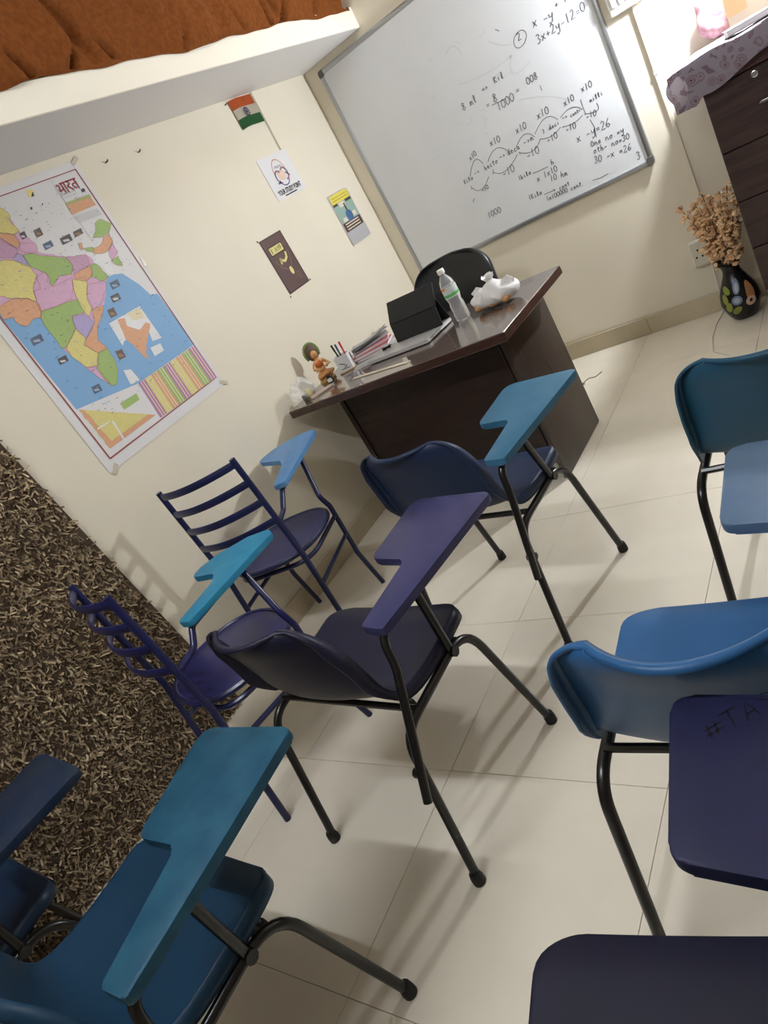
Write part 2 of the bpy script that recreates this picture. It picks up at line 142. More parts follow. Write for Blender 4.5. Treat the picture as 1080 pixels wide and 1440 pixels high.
BOARD_STROKES = [[(0.639,1.182),(0.654,1.202),(0.668,1.218),(0.681,1.23),(0.692,1.239),(0.702,1.243),(0.711,1.243),(0.719,1.24),(0.725,1.232),(0.731,1.221),(0.735,1.206)],[(0.763,1.202),(0.78,1.217),(0.796,1.228),(0.811,1.235),(0.825,1.238),(0.839,1.239),(0.851,1.235),(0.862,1.228),(0.873,1.218),(0.882,1.204),(0.891,1.187)],[(0.933,1.195),(0.948,1.207),(0.962,1.217),(0.975,1.224),(0.987,1.228),(0.998,1.229),(1.008,1.227),(1.017,1.223),(1.026,1.216),(1.033,1.206),(1.04,1.193)],[(1.045,1.204),(1.064,1.219),(1.081,1.23),(1.098,1.239),(1.112,1.244),(1.126,1.246),(1.138,1.245),(1.149,1.241),(1.159,1.233),(1.168,1.223),(1.176,1.21)],[(1.191,1.211),(1.206,1.218),(1.22,1.223),(1.233,1.226),(1.245,1.227),(1.256,1.226),(1.267,1.223),(1.276,1.218),(1.285,1.212),(1.293,1.204),(1.3,1.193)],[(0.622,1.128),(0.629,1.115),(0.636,1.106),(0.645,1.1),(0.655,1.097),(0.666,1.096),(0.677,1.098),(0.69,1.103),(0.704,1.111),(0.718,1.122),(0.734,1.135)],[(0.767,1.144),(0.777,1.134),(0.788,1.126),(0.8,1.121),(0.814,1.119),(0.829,1.119),(0.845,1.122),(0.863,1.128),(0.882,1.137),(0.902,1.148),(0.923,1.162)],[(0.94,1.163),(0.953,1.154),(0.966,1.147),(0.979,1.142),(0.992,1.14),(1.004,1.14),(1.016,1.142),(1.028,1.146),(1.039,1.153),(1.051,1.161),(1.061,1.172)],[(1.061,1.172),(1.072,1.167),(1.083,1.163),(1.094,1.16),(1.106,1.158),(1.117,1.158),(1.128,1.159),(1.14,1.161),(1.151,1.164),(1.163,1.168),(1.175,1.174)],[(1.183,1.17),(1.194,1.166),(1.205,1.163),(1.216,1.161),(1.227,1.16),(1.238,1.159),(1.248,1.16),(1.259,1.161),(1.27,1.164),(1.281,1.167),(1.291,1.172)],[(1.301,1.171),(1.317,1.164),(1.331,1.16),(1.343,1.157),(1.353,1.156),(1.361,1.157),(1.366,1.159),(1.37,1.164),(1.372,1.17),(1.371,1.178),(1.369,1.188)],[(0.959,1.043),(1.0,1.039),(1.044,1.037)],[(0.968,0.923),(1.03,0.918)],[(1.023,0.926),(1.032,0.918),(1.025,0.914)],[(1.223,0.876),(1.265,0.87),(1.304,0.872)],[(0.591,1.058),(0.608,1.073)],[(0.904,1.427),(0.979,1.418)],[(1.158,1.386),(1.159,1.361)],[(1.065,1.702),(1.079,1.685)],[(1.315,1.137),(1.322,1.097),(1.313,1.051)],[(1.308,1.238),(1.305,1.204),(1.307,1.168)],[(0.622,1.138),(0.616,1.12)],[(0.774,1.156),(0.762,1.134)],[(0.937,1.169),(0.938,1.154)],[(1.183,1.596),(1.176,1.588),(1.167,1.581),(1.156,1.577),(1.146,1.575),(1.136,1.576),(1.127,1.58),(1.122,1.587),(1.119,1.595),(1.12,1.604),(1.123,1.613),(1.13,1.622),(1.139,1.629),(1.149,1.634),(1.16,1.636),(1.17,1.636),(1.179,1.632),(1.185,1.627),(1.189,1.619),(1.189,1.611),(1.187,1.601),(1.181,1.593)]]
BOARD_FAINT = [[(0.789,1.593),(0.82,1.585),(0.851,1.577),(0.881,1.572),(0.911,1.567),(0.941,1.564),(0.97,1.562),(0.999,1.561),(1.028,1.562),(1.056,1.564),(1.085,1.567)],[(1.039,1.379),(1.064,1.372),(1.089,1.363),(1.113,1.354),(1.137,1.343),(1.161,1.331),(1.184,1.318),(1.207,1.303),(1.229,1.287),(1.251,1.27),(1.273,1.252)],[(1.011,1.678),(1.021,1.666),(1.032,1.656),(1.042,1.647),(1.051,1.639),(1.06,1.632),(1.069,1.626),(1.078,1.621),(1.086,1.617),(1.094,1.614),(1.102,1.612)],[(0.791,1.738),(0.804,1.746),(0.816,1.751),(0.827,1.754),(0.836,1.754),(0.844,1.752),(0.851,1.747),(0.856,1.739),(0.861,1.729),(0.864,1.716),(0.865,1.7)],[(1.086,1.57),(1.073,1.549),(1.063,1.53),(1.059,1.515),(1.06,1.503),(1.065,1.495),(1.075,1.49),(1.089,1.488),(1.108,1.489),(1.132,1.494),(1.16,1.502)]]

# ------------------------------------------------------------------ helpers
def srgb(r, g, b):
    def c(v):
        v /= 255.0
        return v / 12.92 if v <= 0.04045 else ((v + 0.055) / 1.055) ** 2.4
    return (c(r), c(g), c(b), 1.0)


def mat(name, col, rough=0.5, metal=0.0, noise=0.0, nscale=20.0, bump=0.0, bscale=200.0,
        col2=None, spec=0.5, coat=0.0, stretch=None, alpha=1.0, trans=0.0, ior=1.45,
        emit=None, estr=0.0, sheen=0.0, detail=4.0):
    m = bpy.data.materials.new(name)
    m.use_nodes = True
    nt = m.node_tree
    b = nt.nodes['Principled BSDF']
    b.inputs['Base Color'].default_value = col
    b.inputs['Roughness'].default_value = rough
    b.inputs['Metallic'].default_value = metal
    b.inputs['Specular IOR Level'].default_value = spec
    b.inputs['Coat Weight'].default_value = coat
    b.inputs['Alpha'].default_value = alpha
    b.inputs['Transmission Weight'].default_value = trans
    b.inputs['IOR'].default_value = ior
    b.inputs['Sheen Weight'].default_value = sheen
    if emit:
        b.inputs['Emission Color'].default_value = emit
        b.inputs['Emission Strength'].default_value = estr
    tc = None
    if noise > 0 or bump > 0 or col2:
        tc = nt.nodes.new('ShaderNodeTexCoord')
    src = None
    if tc:
        src = tc.outputs['Object']
        if stretch:
            mp = nt.nodes.new('ShaderNodeMapping')
            mp.inputs['Scale'].default_value = stretch
            nt.links.new(src, mp.inputs[0])
            src = mp.outputs[0]
    if noise > 0 or col2:
        n = nt.nodes.new('ShaderNodeTexNoise')
        n.inputs['Scale'].default_value = nscale
        n.inputs['Detail'].default_value = detail
        nt.links.new(src, n.inputs['Vector'])
        rmp = nt.nodes.new('ShaderNodeValToRGB')
        c2 = col2 if col2 else tuple(min(1, v * (1 + noise)) for v in col[:3]) + (1,)
        c1 = col if col2 else tuple(v * (1 - noise) for v in col[:3]) + (1,)
        rmp.color_ramp.elements[0].position = 0.35
        rmp.color_ramp.elements[1].position = 0.65
        rmp.color_ramp.elements[0].color = c1
        rmp.color_ramp.elements[1].color = c2
        nt.links.new(n.outputs['Fac'], rmp.inputs[0])
        nt.links.new(rmp.outputs[0], b.inputs['Base Color'])
    if bump > 0:
        n2 = nt.nodes.new('ShaderNodeTexNoise')
        n2.inputs['Scale'].default_value = bscale
        n2.inputs['Detail'].default_value = 3
        nt.links.new(src, n2.inputs['Vector'])
        bp = nt.nodes.new('ShaderNodeBump')
        bp.inputs['Strength'].default_value = bump
        bp.inputs['Distance'].default_value = 0.002
        nt.links.new(n2.outputs['Fac'], bp.inputs['Height'])
        nt.links.new(bp.outputs[0], b.inputs['Normal'])
    return m


def obj(name, bm_or_mesh, m=None, parent=None, smooth=True, loc=None, rotz=0.0):
    if isinstance(bm_or_mesh, bmesh.types.BMesh):
        me = bpy.data.meshes.new(name)
        bm_or_mesh.to_mesh(me)
        bm_or_mesh.free()
        if smooth:
            for p in me.polygons:
                p.use_smooth = True
            try:
                me.set_sharp_from_angle(angle=R(40))
            except Exception:
                pass
    else:
        me = bm_or_mesh
    if m is not None and not me.materials:
        for mm in (m if isinstance(m, (list, tuple)) else [m]):
            me.materials.append(mm)
    o = bpy.data.objects.new(name, me)
    COL.objects.link(o)
    if parent:
        o.parent = parent
    if loc:
        o.location = loc
    o.rotation_euler[2] = rotz
    return o


def thing(name, label, cat, loc=(0, 0, 0), rotz=0.0, group=None):
    o = bpy.data.objects.new(name, None)
    o.empty_display_size = 0.05
    COL.objects.link(o)
    o.location = loc
    o.rotation_euler[2] = rotz
    o['label'] = label
    o['category'] = cat
    if group:
        o['group'] = group
    return o


def tag(o, label, cat, group=None):
    o['label'] = label
    o['category'] = cat
    if group:
        o['group'] = group
    return o


def struct(o, label=None, cat=None):
    o['kind'] = 'structure'
    if label:
        o['label'] = label
        o['category'] = cat
    return o


def BM():
    return bmesh.new()


def box(bm, lo, hi, bevel=0.0, seg=2, M=None):
    x0, y0, z0 = lo
    x1, y1, z1 = hi
    vs = [bm.verts.new(p) for p in ((x0, y0, z0), (x1, y0, z0), (x1, y1, z0), (x0, y1, z0),
                                    (x0, y0, z1), (x1, y0, z1), (x1, y1, z1), (x0, y1, z1))]
    fs = [bm.faces.new([vs[i] for i in q]) for q in
          ((3, 2, 1, 0), (4, 5, 6, 7), (0, 1, 5, 4), (1, 2, 6, 5), (2, 3, 7, 6), (3, 0, 4, 7))]
    new = vs
    if bevel > 0:
        es = list({e for f in fs for e in f.edges})
        r = bmesh.ops.bevel(bm, geom=es, offset=bevel, segments=seg, affect='EDGES', profile=0.5)
        new = list({v for f in r['faces'] for v in f.verts} | {v for v in vs if v.is_valid})
    if M is not None:
        bmesh.ops.transform(bm, matrix=M, verts=[v for v in new if v.is_valid])
    return bm


def prism(bm, outline, z0, z1, bevel=0.0, seg=2):
    """extrude a 2-D outline (x, y) between z0 and z1"""
    n = len(outline)
    a = sum(outline[i][0] * outline[(i + 1) % n][1] - outline[(i + 1) % n][0] * outline[i][1] for i in range(n))
    if a < 0:
        outline = outline[::-1]
    lo = [bm.verts.new((x, y, z0)) for x, y in outline]
    hi = [bm.verts.new((x, y, z1)) for x, y in outline]
    fb = bm.faces.new(lo[::-1])
    ft = bm.faces.new(hi)
    for i in range(n):
        j = (i + 1) % n
        bm.faces.new((lo[i], lo[j], hi[j], hi[i]))
    if bevel > 0:
        es = list(set(fb.edges) | set(ft.edges))
        bmesh.ops.bevel(bm, geom=es, offset=bevel, segments=seg, affect='EDGES', profile=0.5)
    return bm


def round_poly(pts, rad, n=5):
    """round the corners of a closed 2-D polygon; rad is a number or one per corner"""
    out = []
    N = len(pts)
    for i in range(N):
        p = Vector(pts[i]); a = Vector(pts[i - 1]); b = Vector(pts[(i + 1) % N])
        r = rad[i] if isinstance(rad, (list, tuple)) else rad
        da = (a - p); db = (b - p)
        la, lb = da.length, db.length
        if r <= 0 or la < 1e-6 or lb < 1e-6:
            out.append(tuple(p)); continue
        da /= la; db /= lb
        ang = da.angle(db)
        t = min(r / max(math.tan(ang / 2), 1e-3), la * 0.48, lb * 0.48)
        s = p + da * t; e = p + db * t
        for k in range(n + 1):
            u = k / n
            q = s * (1 - u) ** 2 + p * (2 * u * (1 - u)) + e * u * u
            out.append(tuple(q))
    return out


def fillet(pts, rad, n=6):
    """round the inner corners of an open 3-D polyline"""
    P = [Vector(p) for p in pts]
    out = [P[0]]
    for i in range(1, len(P) - 1):
        p, a, b = P[i], P[i - 1], P[i + 1]
        r = rad[i - 1] if isinstance(rad, (list, tuple)) else rad
        da = (a - p); db = (b - p)
        la, lb = da.length, db.length
        da /= la; db /= lb
        ang = da.angle(db)
        t = min(r / max(math.tan(ang / 2), 1e-3), la * 0.49, lb * 0.49)
        s = p + da * t; e = p + db * t
        for k in range(n + 1):
            u = k / n
            out.append(s * (1 - u) ** 2 + p * (2 * u * (1 - u)) + e * u * u)
    out.append(P[-1])
    return out


def tube(bm, pts, r, seg=10, cap=True, flat=None, radii=None):
    """sweep a circle (or an ellipse: flat = (a, b, up)) along a polyline"""
    P = [Vector(p) for p in pts]
    n = len(P)
    T = []
    for i in range(n):
        t = (P[min(i + 1, n - 1)] - P[max(i - 1, 0)])
        T.append(t.normalized())
    up = Vector((0, 0, 1)) if abs(T[0].z) < 0.9 else Vector((0, 1, 0))
    if flat:
        up = Vector(flat[2])
    u = (up - T[0] * up.dot(T[0])).normalized()
    rings = []
    for i in range(n):
        u = (u - T[i] * u.dot(T[i]))
        if u.length < 1e-6:
            u = T[i].orthogonal()
        u.normalize()
        v = T[i].cross(u)
        ri = radii[i] if radii else r
        a, b = (flat[0], flat[1]) if flat else (ri, ri)
        ring = []
        for k in range(seg):
            th = 2 * PI * (k + 0.5) / seg
            ring.append(bm.verts.new(P[i] + u * (math.cos(th) * a) + v * (math.sin(th) * b)))
        rings.append(ring)
    for i in range(n - 1):
        for k in range(seg):
            j = (k + 1) % seg
            bm.faces.new((rings[i][k], rings[i][j], rings[i + 1][j], rings[i + 1][k]))
    if cap:
        bm.faces.new(rings[0][::-1])
        bm.faces.new(rings[-1])
    return bm


def lathe(bm, prof, seg=24, center=(0, 0, 0), cap=True, M=None):
    rings = []
    cx, cy, cz = center
    for r, z in prof:
        rings.append([bm.verts.new((cx + r * math.cos(2 * PI * k / seg), cy + r * math.sin(2 * PI * k / seg), cz + z))
                      for k in range(seg)])
    for i in range(len(rings) - 1):
        for k in range(seg):
            j = (k + 1) % seg
            bm.faces.new((rings[i][k], rings[i][j], rings[i + 1][j], rings[i + 1][k]))
    if cap:
        bm.faces.new(rings[0][::-1])
        bm.faces.new(rings[-1])
    if M is not None:
        bmesh.ops.transform(bm, matrix=M, verts=[v for rg in rings for v in rg])
    return bm


def blob(bm, c, rx, ry, rz, sub=2, M=None):
    r = bmesh.ops.create_icosphere(bm, subdivisions=sub, radius=1.0)
    X = Matrix.Translation(c) @ (M if M is not None else Matrix()) @ Matrix.Diagonal((rx, ry, rz, 1))
    bmesh.ops.transform(bm, matrix=X, verts=r['verts'])
    return r['verts']


def flat_poly(bm, pts3, mi=0):
    vs = [bm.verts.new(p) for p in pts3]
    f = bm.faces.new(vs)
    f.normal_update()
    f.material_index = mi
    return f


def ribbon(bm, pts2, w, to3, mi=0):
    """flat stroke of width w along a 2-D polyline, mapped into space with to3"""
    P = [Vector(p) for p in pts2]
    n = len(P)
    if n < 2:
        return
    L, Rr = [], []
    for i in range(n):
        t = P[min(i + 1, n - 1)] - P[max(i - 1, 0)]
        if t.length < 1e-9:
            t = Vector((1, 0))
        t.normalize()
        nn = Vector((-t.y, t.x)) * w / 2
        L.append(bm.verts.new(to3(P[i] + nn)))
        Rr.append(bm.verts.new(to3(P[i] - nn)))
    for i in range(n - 1):
        f = bm.faces.new((L[i], Rr[i], Rr[i + 1], L[i + 1]))
        f.material_index = mi


def grid_mesh(bm, fn, nu, nv, closed_u=False):
    V = [[bm.verts.new(fn(i / (nu if closed_u else nu - 1), j / (nv - 1))) for i in range(nu)] for j in range(nv)]
    for j in range(nv - 1):
        for i in range(nu if closed_u else nu - 1):
            k = (i + 1) % nu
            bm.faces.new((V[j][i], V[j][k], V[j + 1][k], V[j + 1][i]))
    return V


def catmull(tbl, t):
    """smooth interpolation in a table of equal-length tuples, t in 0..1"""
    n = len(tbl) - 1
    x = min(max(t, 0), 1) * n
    i = min(int(x), n - 1)
    u = x - i
    p0, p1, p2, p3 = tbl[max(i - 1, 0)], tbl[i], tbl[i + 1], tbl[min(i + 2, n)]
    return [0.5 * (2 * b + (c - a) * u + (2 * a - 5 * b + 4 * c - d) * u * u + (3 * b - a - 3 * c + d) * u ** 3)
            for a, b, c, d in zip(p0, p1, p2, p3)]


def text_mesh(body, size, sx=1.0, bold=0.0):
    cu = bpy.data.curves.new('text', 'FONT')
    cu.body = body
    cu.size = size
    cu.align_x = 'CENTER'
    cu.align_y = 'CENTER'
    cu.offset = bold
    cu.resolution_u = 3
    o = bpy.data.objects.new('text', cu)
    COL.objects.link(o)
    dg = bpy.context.evaluated_depsgraph_get()
    me = bpy.data.meshes.new_from_object(o.evaluated_get(dg))
    bpy.data.objects.remove(o)
    bpy.data.curves.remove(cu)
    me.materials.clear()
    if sx != 1.0:
        for v in me.vertices:
            v.co.x *= sx
    return me


# single-stroke handwriting
GLYPH = {
    '0': [[(.3, 1), (.1, .8), (.05, .5), (.1, .2), (.3, 0), (.5, .2), (.55, .5), (.5, .8), (.3, 1)]],
    '1': [[(.32, 1), (.28, 0)]],
    '2': [[(.08, .8), (.3, 1), (.5, .8), (.4, .5), (.05, 0), (.55, .03)]],
    '3': [[(.1, .9), (.35, 1), (.5, .78), (.28, .55), (.52, .3), (.3, 0), (.05, .1)]],
    '6': [[(.45, 1), (.15, .6), (.07, .25), (.3, 0), (.52, .22), (.35, .45), (.1, .3)]],
    '8': [[(.3, .55), (.1, .8), (.3, 1), (.5, .8), (.3, .55), (.06, .25), (.3, 0), (.54, .25), (.3, .55)]],
    'x': [[(.08, .6), (.5, 0)], [(.5, .62), (.06, 0)]],
    'y': [[(.08, .6), (.15, .25), (.4, .3), (.5, .62)], [(.5, .62), (.42, -.2), (.15, -.4), (.1, -.2)]],
    '=': [[(.08, .4), (.52, .42)], [(.08, .2), (.52, .22)]],
    '-': [[(.1, .32), (.5, .34)]],
    '+': [[(.08, .32), (.54, .34)], [(.3, .58), (.3, .1)]],
    '>': [[(.15, .5), (.45, .3), (.15, .1)]],
    '/': [[(.1, .32), (.5, .34)], [(.3, .52), (.3, .48)], [(.3, .2), (.3, .16)]],
    '.': [[(.2, .06), (.24, 0)]],
    ')': [[(.2, .9), (.4, .5), (.2, .0)]],
    'K': [[(.1, 1), (.1, 0)], [(.5, .9), (.12, .45), (.52, 0)]],
    'i': [[(.25, .55), (.25, .05), (.35, 0)], [(.25, .75), (.27, .8)]],
    'l': [[(.2, 0), (.35, .8), (.25, 1), (.18, .7), (.22, .1), (.4, 0)]],
    'o': [[(.3, .5), (.1, .35), (.12, .08), (.3, 0), (.48, .15), (.45, .42), (.3, .5), (.55, .45)]],
    'h': [[(.1, 0), (.15, 1)], [(.1, .3), (.3, .5), (.42, .35), (.42, 0), (.55, .02)]],
    'e': [[(.08, .25), (.45, .32), (.3, .52), (.1, .3), (.2, 0), (.5, .1)]],
    'c': [[(.48, .45), (.25, .5), (.08, .25), (.2, 0), (.5, .08)]],
    't': [[(.3, .85), (.28, .1), (.45, 0)], [(.1, .58), (.5, .6)]],
    'd': [[(.42, .45), (.15, .45), (.08, .12), (.3, .02), (.44, .3)], [(.46, 1), (.44, .05), (.55, 0)]],
    'a': [[(.42, .45), (.18, .48), (.08, .15), (.28, 0), (.42, .3)], [(.44, .5), (.44, .05), (.56, 0)]],
    'm': [[(.05, 0), (.08, .5), (.2, .45), (.24, .02)], [(.24, .35), (.36, .5), (.42, .3), (.44, 0), (.56, .02)]],
    'n': [[(.08, 0), (.1, .5)], [(.1, .3), (.3, .5), (.42, .32), (.44, 0), (.55, .02)]],
    'k': [[(.12, 1), (.1, 0)], [(.42, .5), (.12, .25), (.46, 0)]],
    'O': [[(.3, .9), (.08, .55), (.15, .1), (.4, .02), (.55, .45), (.3, .9)]],
    '#': [[(.15, .8), (.1, .1)], [(.4, .85), (.36, .12)], [(0, .6), (.6, .65)], [(0, .3), (.6, .35)]],
    'T': [[(0, .95), (.6, 1)], [(.3, .97), (.28, 0)]],
    'A': [[(.05, 0), (.3, 1), (.5, 0)], [(.12, .35), (.45, .38)]],
    'S': [[(.5, .85), (.25, 1), (.12, .75), (.45, .4), (.3, .05), (.05, .15)]],
    ' ': [],
}


def handwriting(bm, s, p0, p1, w, to3, tall=1.5, mi=0, rng=random):
    p0 = Vector(p0); p1 = Vector(p1)
    d = p1 - p0
    adv = d.length / max(len(s), 1)
    d.normalize()
    up = Vector((-d.y, d.x))
    h = adv * tall
    for i, ch in enumerate(s):
        o = p0 + d * (adv * i) + up * rng.uniform(-.04, .04) * h
        for st in GLYPH.get(ch, []):
            pts = [o + d * (x * adv * 1.55 * (1 if tall < 1.6 else 1)) * 1.0 + up * (y * h) + d * (y * h * .12) for x, y in st]
            # soften the corners
            sm = []
            for k in range(len(pts) - 1):
                sm.append(pts[k]); sm.append((pts[k] + pts[k + 1]) / 2)
            sm.append(pts[-1])
            ribbon(bm, sm, w, to3, mi)

# ------------------------------------------------------------------ materials
def world_coords(m):
    """let a material's noise run in world space, so alike pieces differ"""
    nt = m.node_tree
    g = nt.nodes.new('ShaderNodeNewGeometry')
    for l in list(nt.links):
        if l.from_node.type == 'TEX_COORD':
            to = l.to_socket
            nt.links.remove(l)
            nt.links.new(g.outputs['Position'], to)
    return m


M = {}
M['wall'] = world_coords(mat('cream_wall_paint', srgb(226, 217, 197), .55, noise=.02, nscale=2.5, bump=.12, bscale=90))
M['dimmed_wall'] = mat('dimmed_wall_tan', srgb(150, 138, 120), .6, bump=.1, bscale=90)  # unseen walls; tan set dark to cut bounce light and deepen shadows
M['ceiling'] = mat('ceiling_paint', srgb(214, 210, 202), .7, bump=.05)
M['white_paint'] = mat('white_loft_paint', srgb(234, 232, 232), .6, bump=.08, bscale=60)
M['tile'] = world_coords(mat('floor_tile', srgb(236, 227, 209), .2, noise=.02, nscale=7, detail=8, spec=.5))
M['grout'] = mat('floor_grout', srgb(172, 160, 140), .8)
M['skirting'] = world_coords(mat('skirting_tile', srgb(196, 183, 156), .3, noise=.04, nscale=9))
M['alu'] = mat('aluminium', srgb(168, 170, 172), .35, metal=.85)
M['cap'] = mat('grey_plastic_cap', srgb(92, 90, 86), .5)
M['board'] = world_coords(mat('whiteboard_enamel', srgb(218, 219, 220), .42, noise=.025, nscale=3.0, detail=6))
M['marker'] = mat('marker_ink', srgb(88, 89, 96), .6)
M['marker_faint'] = mat('faded_marker_ink', srgb(208, 209, 211), .6)
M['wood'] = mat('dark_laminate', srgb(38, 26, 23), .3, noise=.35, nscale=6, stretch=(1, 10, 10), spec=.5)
M['wood_top_sheen'] = mat('dark_laminate_top_sheen', srgb(92, 78, 71), .14, coat=.6, noise=.25, nscale=6, stretch=(1, 10, 10))  # base colour lightened to stand in for the wall's reflection
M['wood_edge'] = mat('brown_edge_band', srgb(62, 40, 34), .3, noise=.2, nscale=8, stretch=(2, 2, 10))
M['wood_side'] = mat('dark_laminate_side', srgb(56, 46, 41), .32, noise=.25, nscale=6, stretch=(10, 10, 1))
M['cabinet'] = mat('cabinet_laminate', srgb(58, 42, 40), .38, noise=.3, nscale=5, stretch=(1, 10, 12))
M['black_tube'] = mat('black_enamel', srgb(24, 22, 21), .28, noise=.2, nscale=30)
M['rubber'] = mat('black_rubber', srgb(18, 18, 18), .6)
M['black_plastic'] = mat('black_plastic', srgb(26, 27, 31), .35)
M['steel'] = mat('steel', srgb(190, 190, 188), .25, metal=1)
M['white_plastic'] = mat('white_plastic', srgb(232, 230, 222), .35)
M['paper'] = mat('white_paper', srgb(222, 220, 220), .6)
M['brown_cloth'] = mat('brown_fleece', srgb(116, 66, 30), .95, noise=.14, nscale=60, bump=.7, bscale=420, spec=.1)


# ------------------------------------------------------------------ the room
XR, YF, ZC = 3.35, -4.3, 2.85
b = box(BM(), (-.12, YF - .12, 0), (0, .12, ZC)); struct(obj('wall_left', b, M['wall'], smooth=False))
b = box(BM(), (0, 0, 0), (XR, .12, ZC)); struct(obj('wall_back', b, M['wall'], smooth=False))
b = box(BM(), (XR, YF - .12, 0), (XR + .12, .12, ZC)); struct(obj('wall_right', b, M['dimmed_wall'], smooth=False))
b = box(BM(), (0, YF - .12, 0), (XR, YF, ZC)); struct(obj('wall_front', b, M['dimmed_wall'], smooth=False))
b = box(BM(), (-.12, YF - .12, ZC), (XR + .12, .12, ZC + .1)); struct(obj('ceiling', b, M['ceiling'], smooth=False))
b = box(BM(), (-.12, YF - .12, -.12), (XR + .12, .12, -.004))
floor = struct(obj('floor', b, M['grout'], smooth=False))
TX, TY, TS = 1.1918, -.4921, .6
cache = {}
for i in range(-2, 5):
    for j in range(-1, 8):
        x0, x1 = max(TX + TS * i, 0), min(TX + TS * (i + 1), XR)
        y1, y0 = min(TY - TS * j, 0), max(TY - TS * (j + 1), YF)
        if x1 - x0 < .02 or y1 - y0 < .02:
            continue
        k = (round(x1 - x0, 3), round(y1 - y0, 3))
        if k not in cache:
            bm = box(BM(), (.0007, .0007, -.012), (k[0] - .0007, k[1] - .0007, 0), .0005, 1)
            cache[k] = obj('tile', bm, M['tile'], floor)
            t = cache[k]
        else:
            t = bpy.data.objects.new('tile', cache[k].data)
            COL.objects.link(t)
            t.parent = floor
        t.location = (x0, y0, 0)

# skirting: a backing strip that carries tile pieces
b = box(BM(), (0, YF, 0), (.004, 0, .098)); bbl = struct(obj('baseboard_left', b, M['grout'], smooth=False))
b = box(BM(), (0, -.004, 0), (XR, 0, .098)); bbb = struct(obj('baseboard_back', b, M['grout'], smooth=False))
sk = obj('skirting_tile', box(BM(), (.004, .001, .0005), (.013, .599, .1), .0015, 1), M['skirting'], bbl)
sk.location = (0, -.6, 0)
for k in range(2, 8):
    o = bpy.data.objects.new('skirting_tile', sk.data); COL.objects.link(o); o.parent = bbl
    o.location = (0, -.6 * k if k < 8 else YF, 0)
sb = obj('skirting_tile', box(BM(), (.001, -.013, .0005), (.599, -.004, .1), .0015, 1), M['skirting'], bbb)
sb.location = (.013, 0, 0)
for k in range(1, 5):
    o = bpy.data.objects.new('skirting_tile', sb.data); COL.objects.link(o); o.parent = bbb
    o.location = (.013 + .6 * k, 0, 0)

# loft slab along the left wall
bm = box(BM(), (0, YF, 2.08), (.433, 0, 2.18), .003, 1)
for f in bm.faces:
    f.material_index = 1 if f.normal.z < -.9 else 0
loft = struct(obj('loft_slab', bm, [mat('loft_cream_brightened', srgb(245, 238, 222), .5, bump=.1, bscale=90), M['white_paint']], smooth=False))  # wall's cream and loft white, both lightened to stand in for missing light

# nails left in the wall under the loft
for y, z in ((-1.615, 2.005), (-1.425, 2.0), (-.75, 2.062)):
    bm = BM(); tube(bm, [(0, 0, 0), (.012, 0, 0), (.018, 0, .004)], .003, 6)
    o = obj('wall_nail', bm, M['cap'], loc=(.0, y, z))
    tag(o, {-1.615: 'small dark nail in the wall under the loft, nearest the map', -1.425: 'small dark nail in the wall under the loft, second from the map',
            -.75: 'small nail beside the top left corner of the flag'}[y], 'nail', 'nails under the loft')


# ------------------------------------------------------------------ lamps
def tube_lamp(label, loc, rotz, strength):
    t = thing('tube_light', label, 'lamp', loc, rotz)
    t.rotation_euler[0] = PI / 2
    bm = box(BM(), (-.64, -.035, -.03), (.64, 0, .03), .006); obj('fixture', bm, M['white_plastic'], t)
    for s in (-1, 1):
        bm = box(BM(), (-.012, -.09, -.018), (.012, -.03, .018), .004)
        e = obj('end_cap', bm, M['white_plastic'], t); e.location = (s * .615, 0, 0)
    em = mat('lit_tube', (1, 1, 1, 1), .4, emit=LAMP_COLOUR, estr=strength)
    bm = BM(); tube(bm, [(-.603, -.072, 0), (.603, -.072, 0)], .013, 12)
    obj('glass_tube', bm, em, t)
    return t


def bulb_lamp(label, loc):
    t = thing('bulb_lamp', label, 'lamp', loc)
    bm = BM(); lathe(bm, [(.05, 0), (.05, .008), (.034, .016), (.02, .02)], 20, M=Matrix.Rotation(PI / 2, 4, 'X')); obj('wall_rose', bm, M['white_plastic'], t)
    bm = BM(); tube(bm, [(0, -.018, 0), (0, -.105, 0)], .012, 12); obj('arm', bm, M['white_plastic'], t)
    bm = BM(); lathe(bm, [(.017, .095), (.019, .1), (.019, .135), (.016, .14)], 16, M=Matrix.Rotation(PI / 2, 4, 'X')); obj('holder', bm, M['white_plastic'], t)
    em = mat('lit_bulb', (1, 1, 1, 1), .4, emit=LAMP_COLOUR, estr=BULB_STRENGTH)
    bm = BM(); blob(bm, (0, -.172, 0), .036, .036, .036, 3); obj('glass_bulb', bm, em, t)
    return t


bulb_lamp('bright white bulb lamp on the back wall above the chest', (2.02, 0, 1.57))
tube_lamp('white tube light on the ceiling above the viewer', (1.3, -3.85, ZC), 0, NEAR_TUBE_STRENGTH)


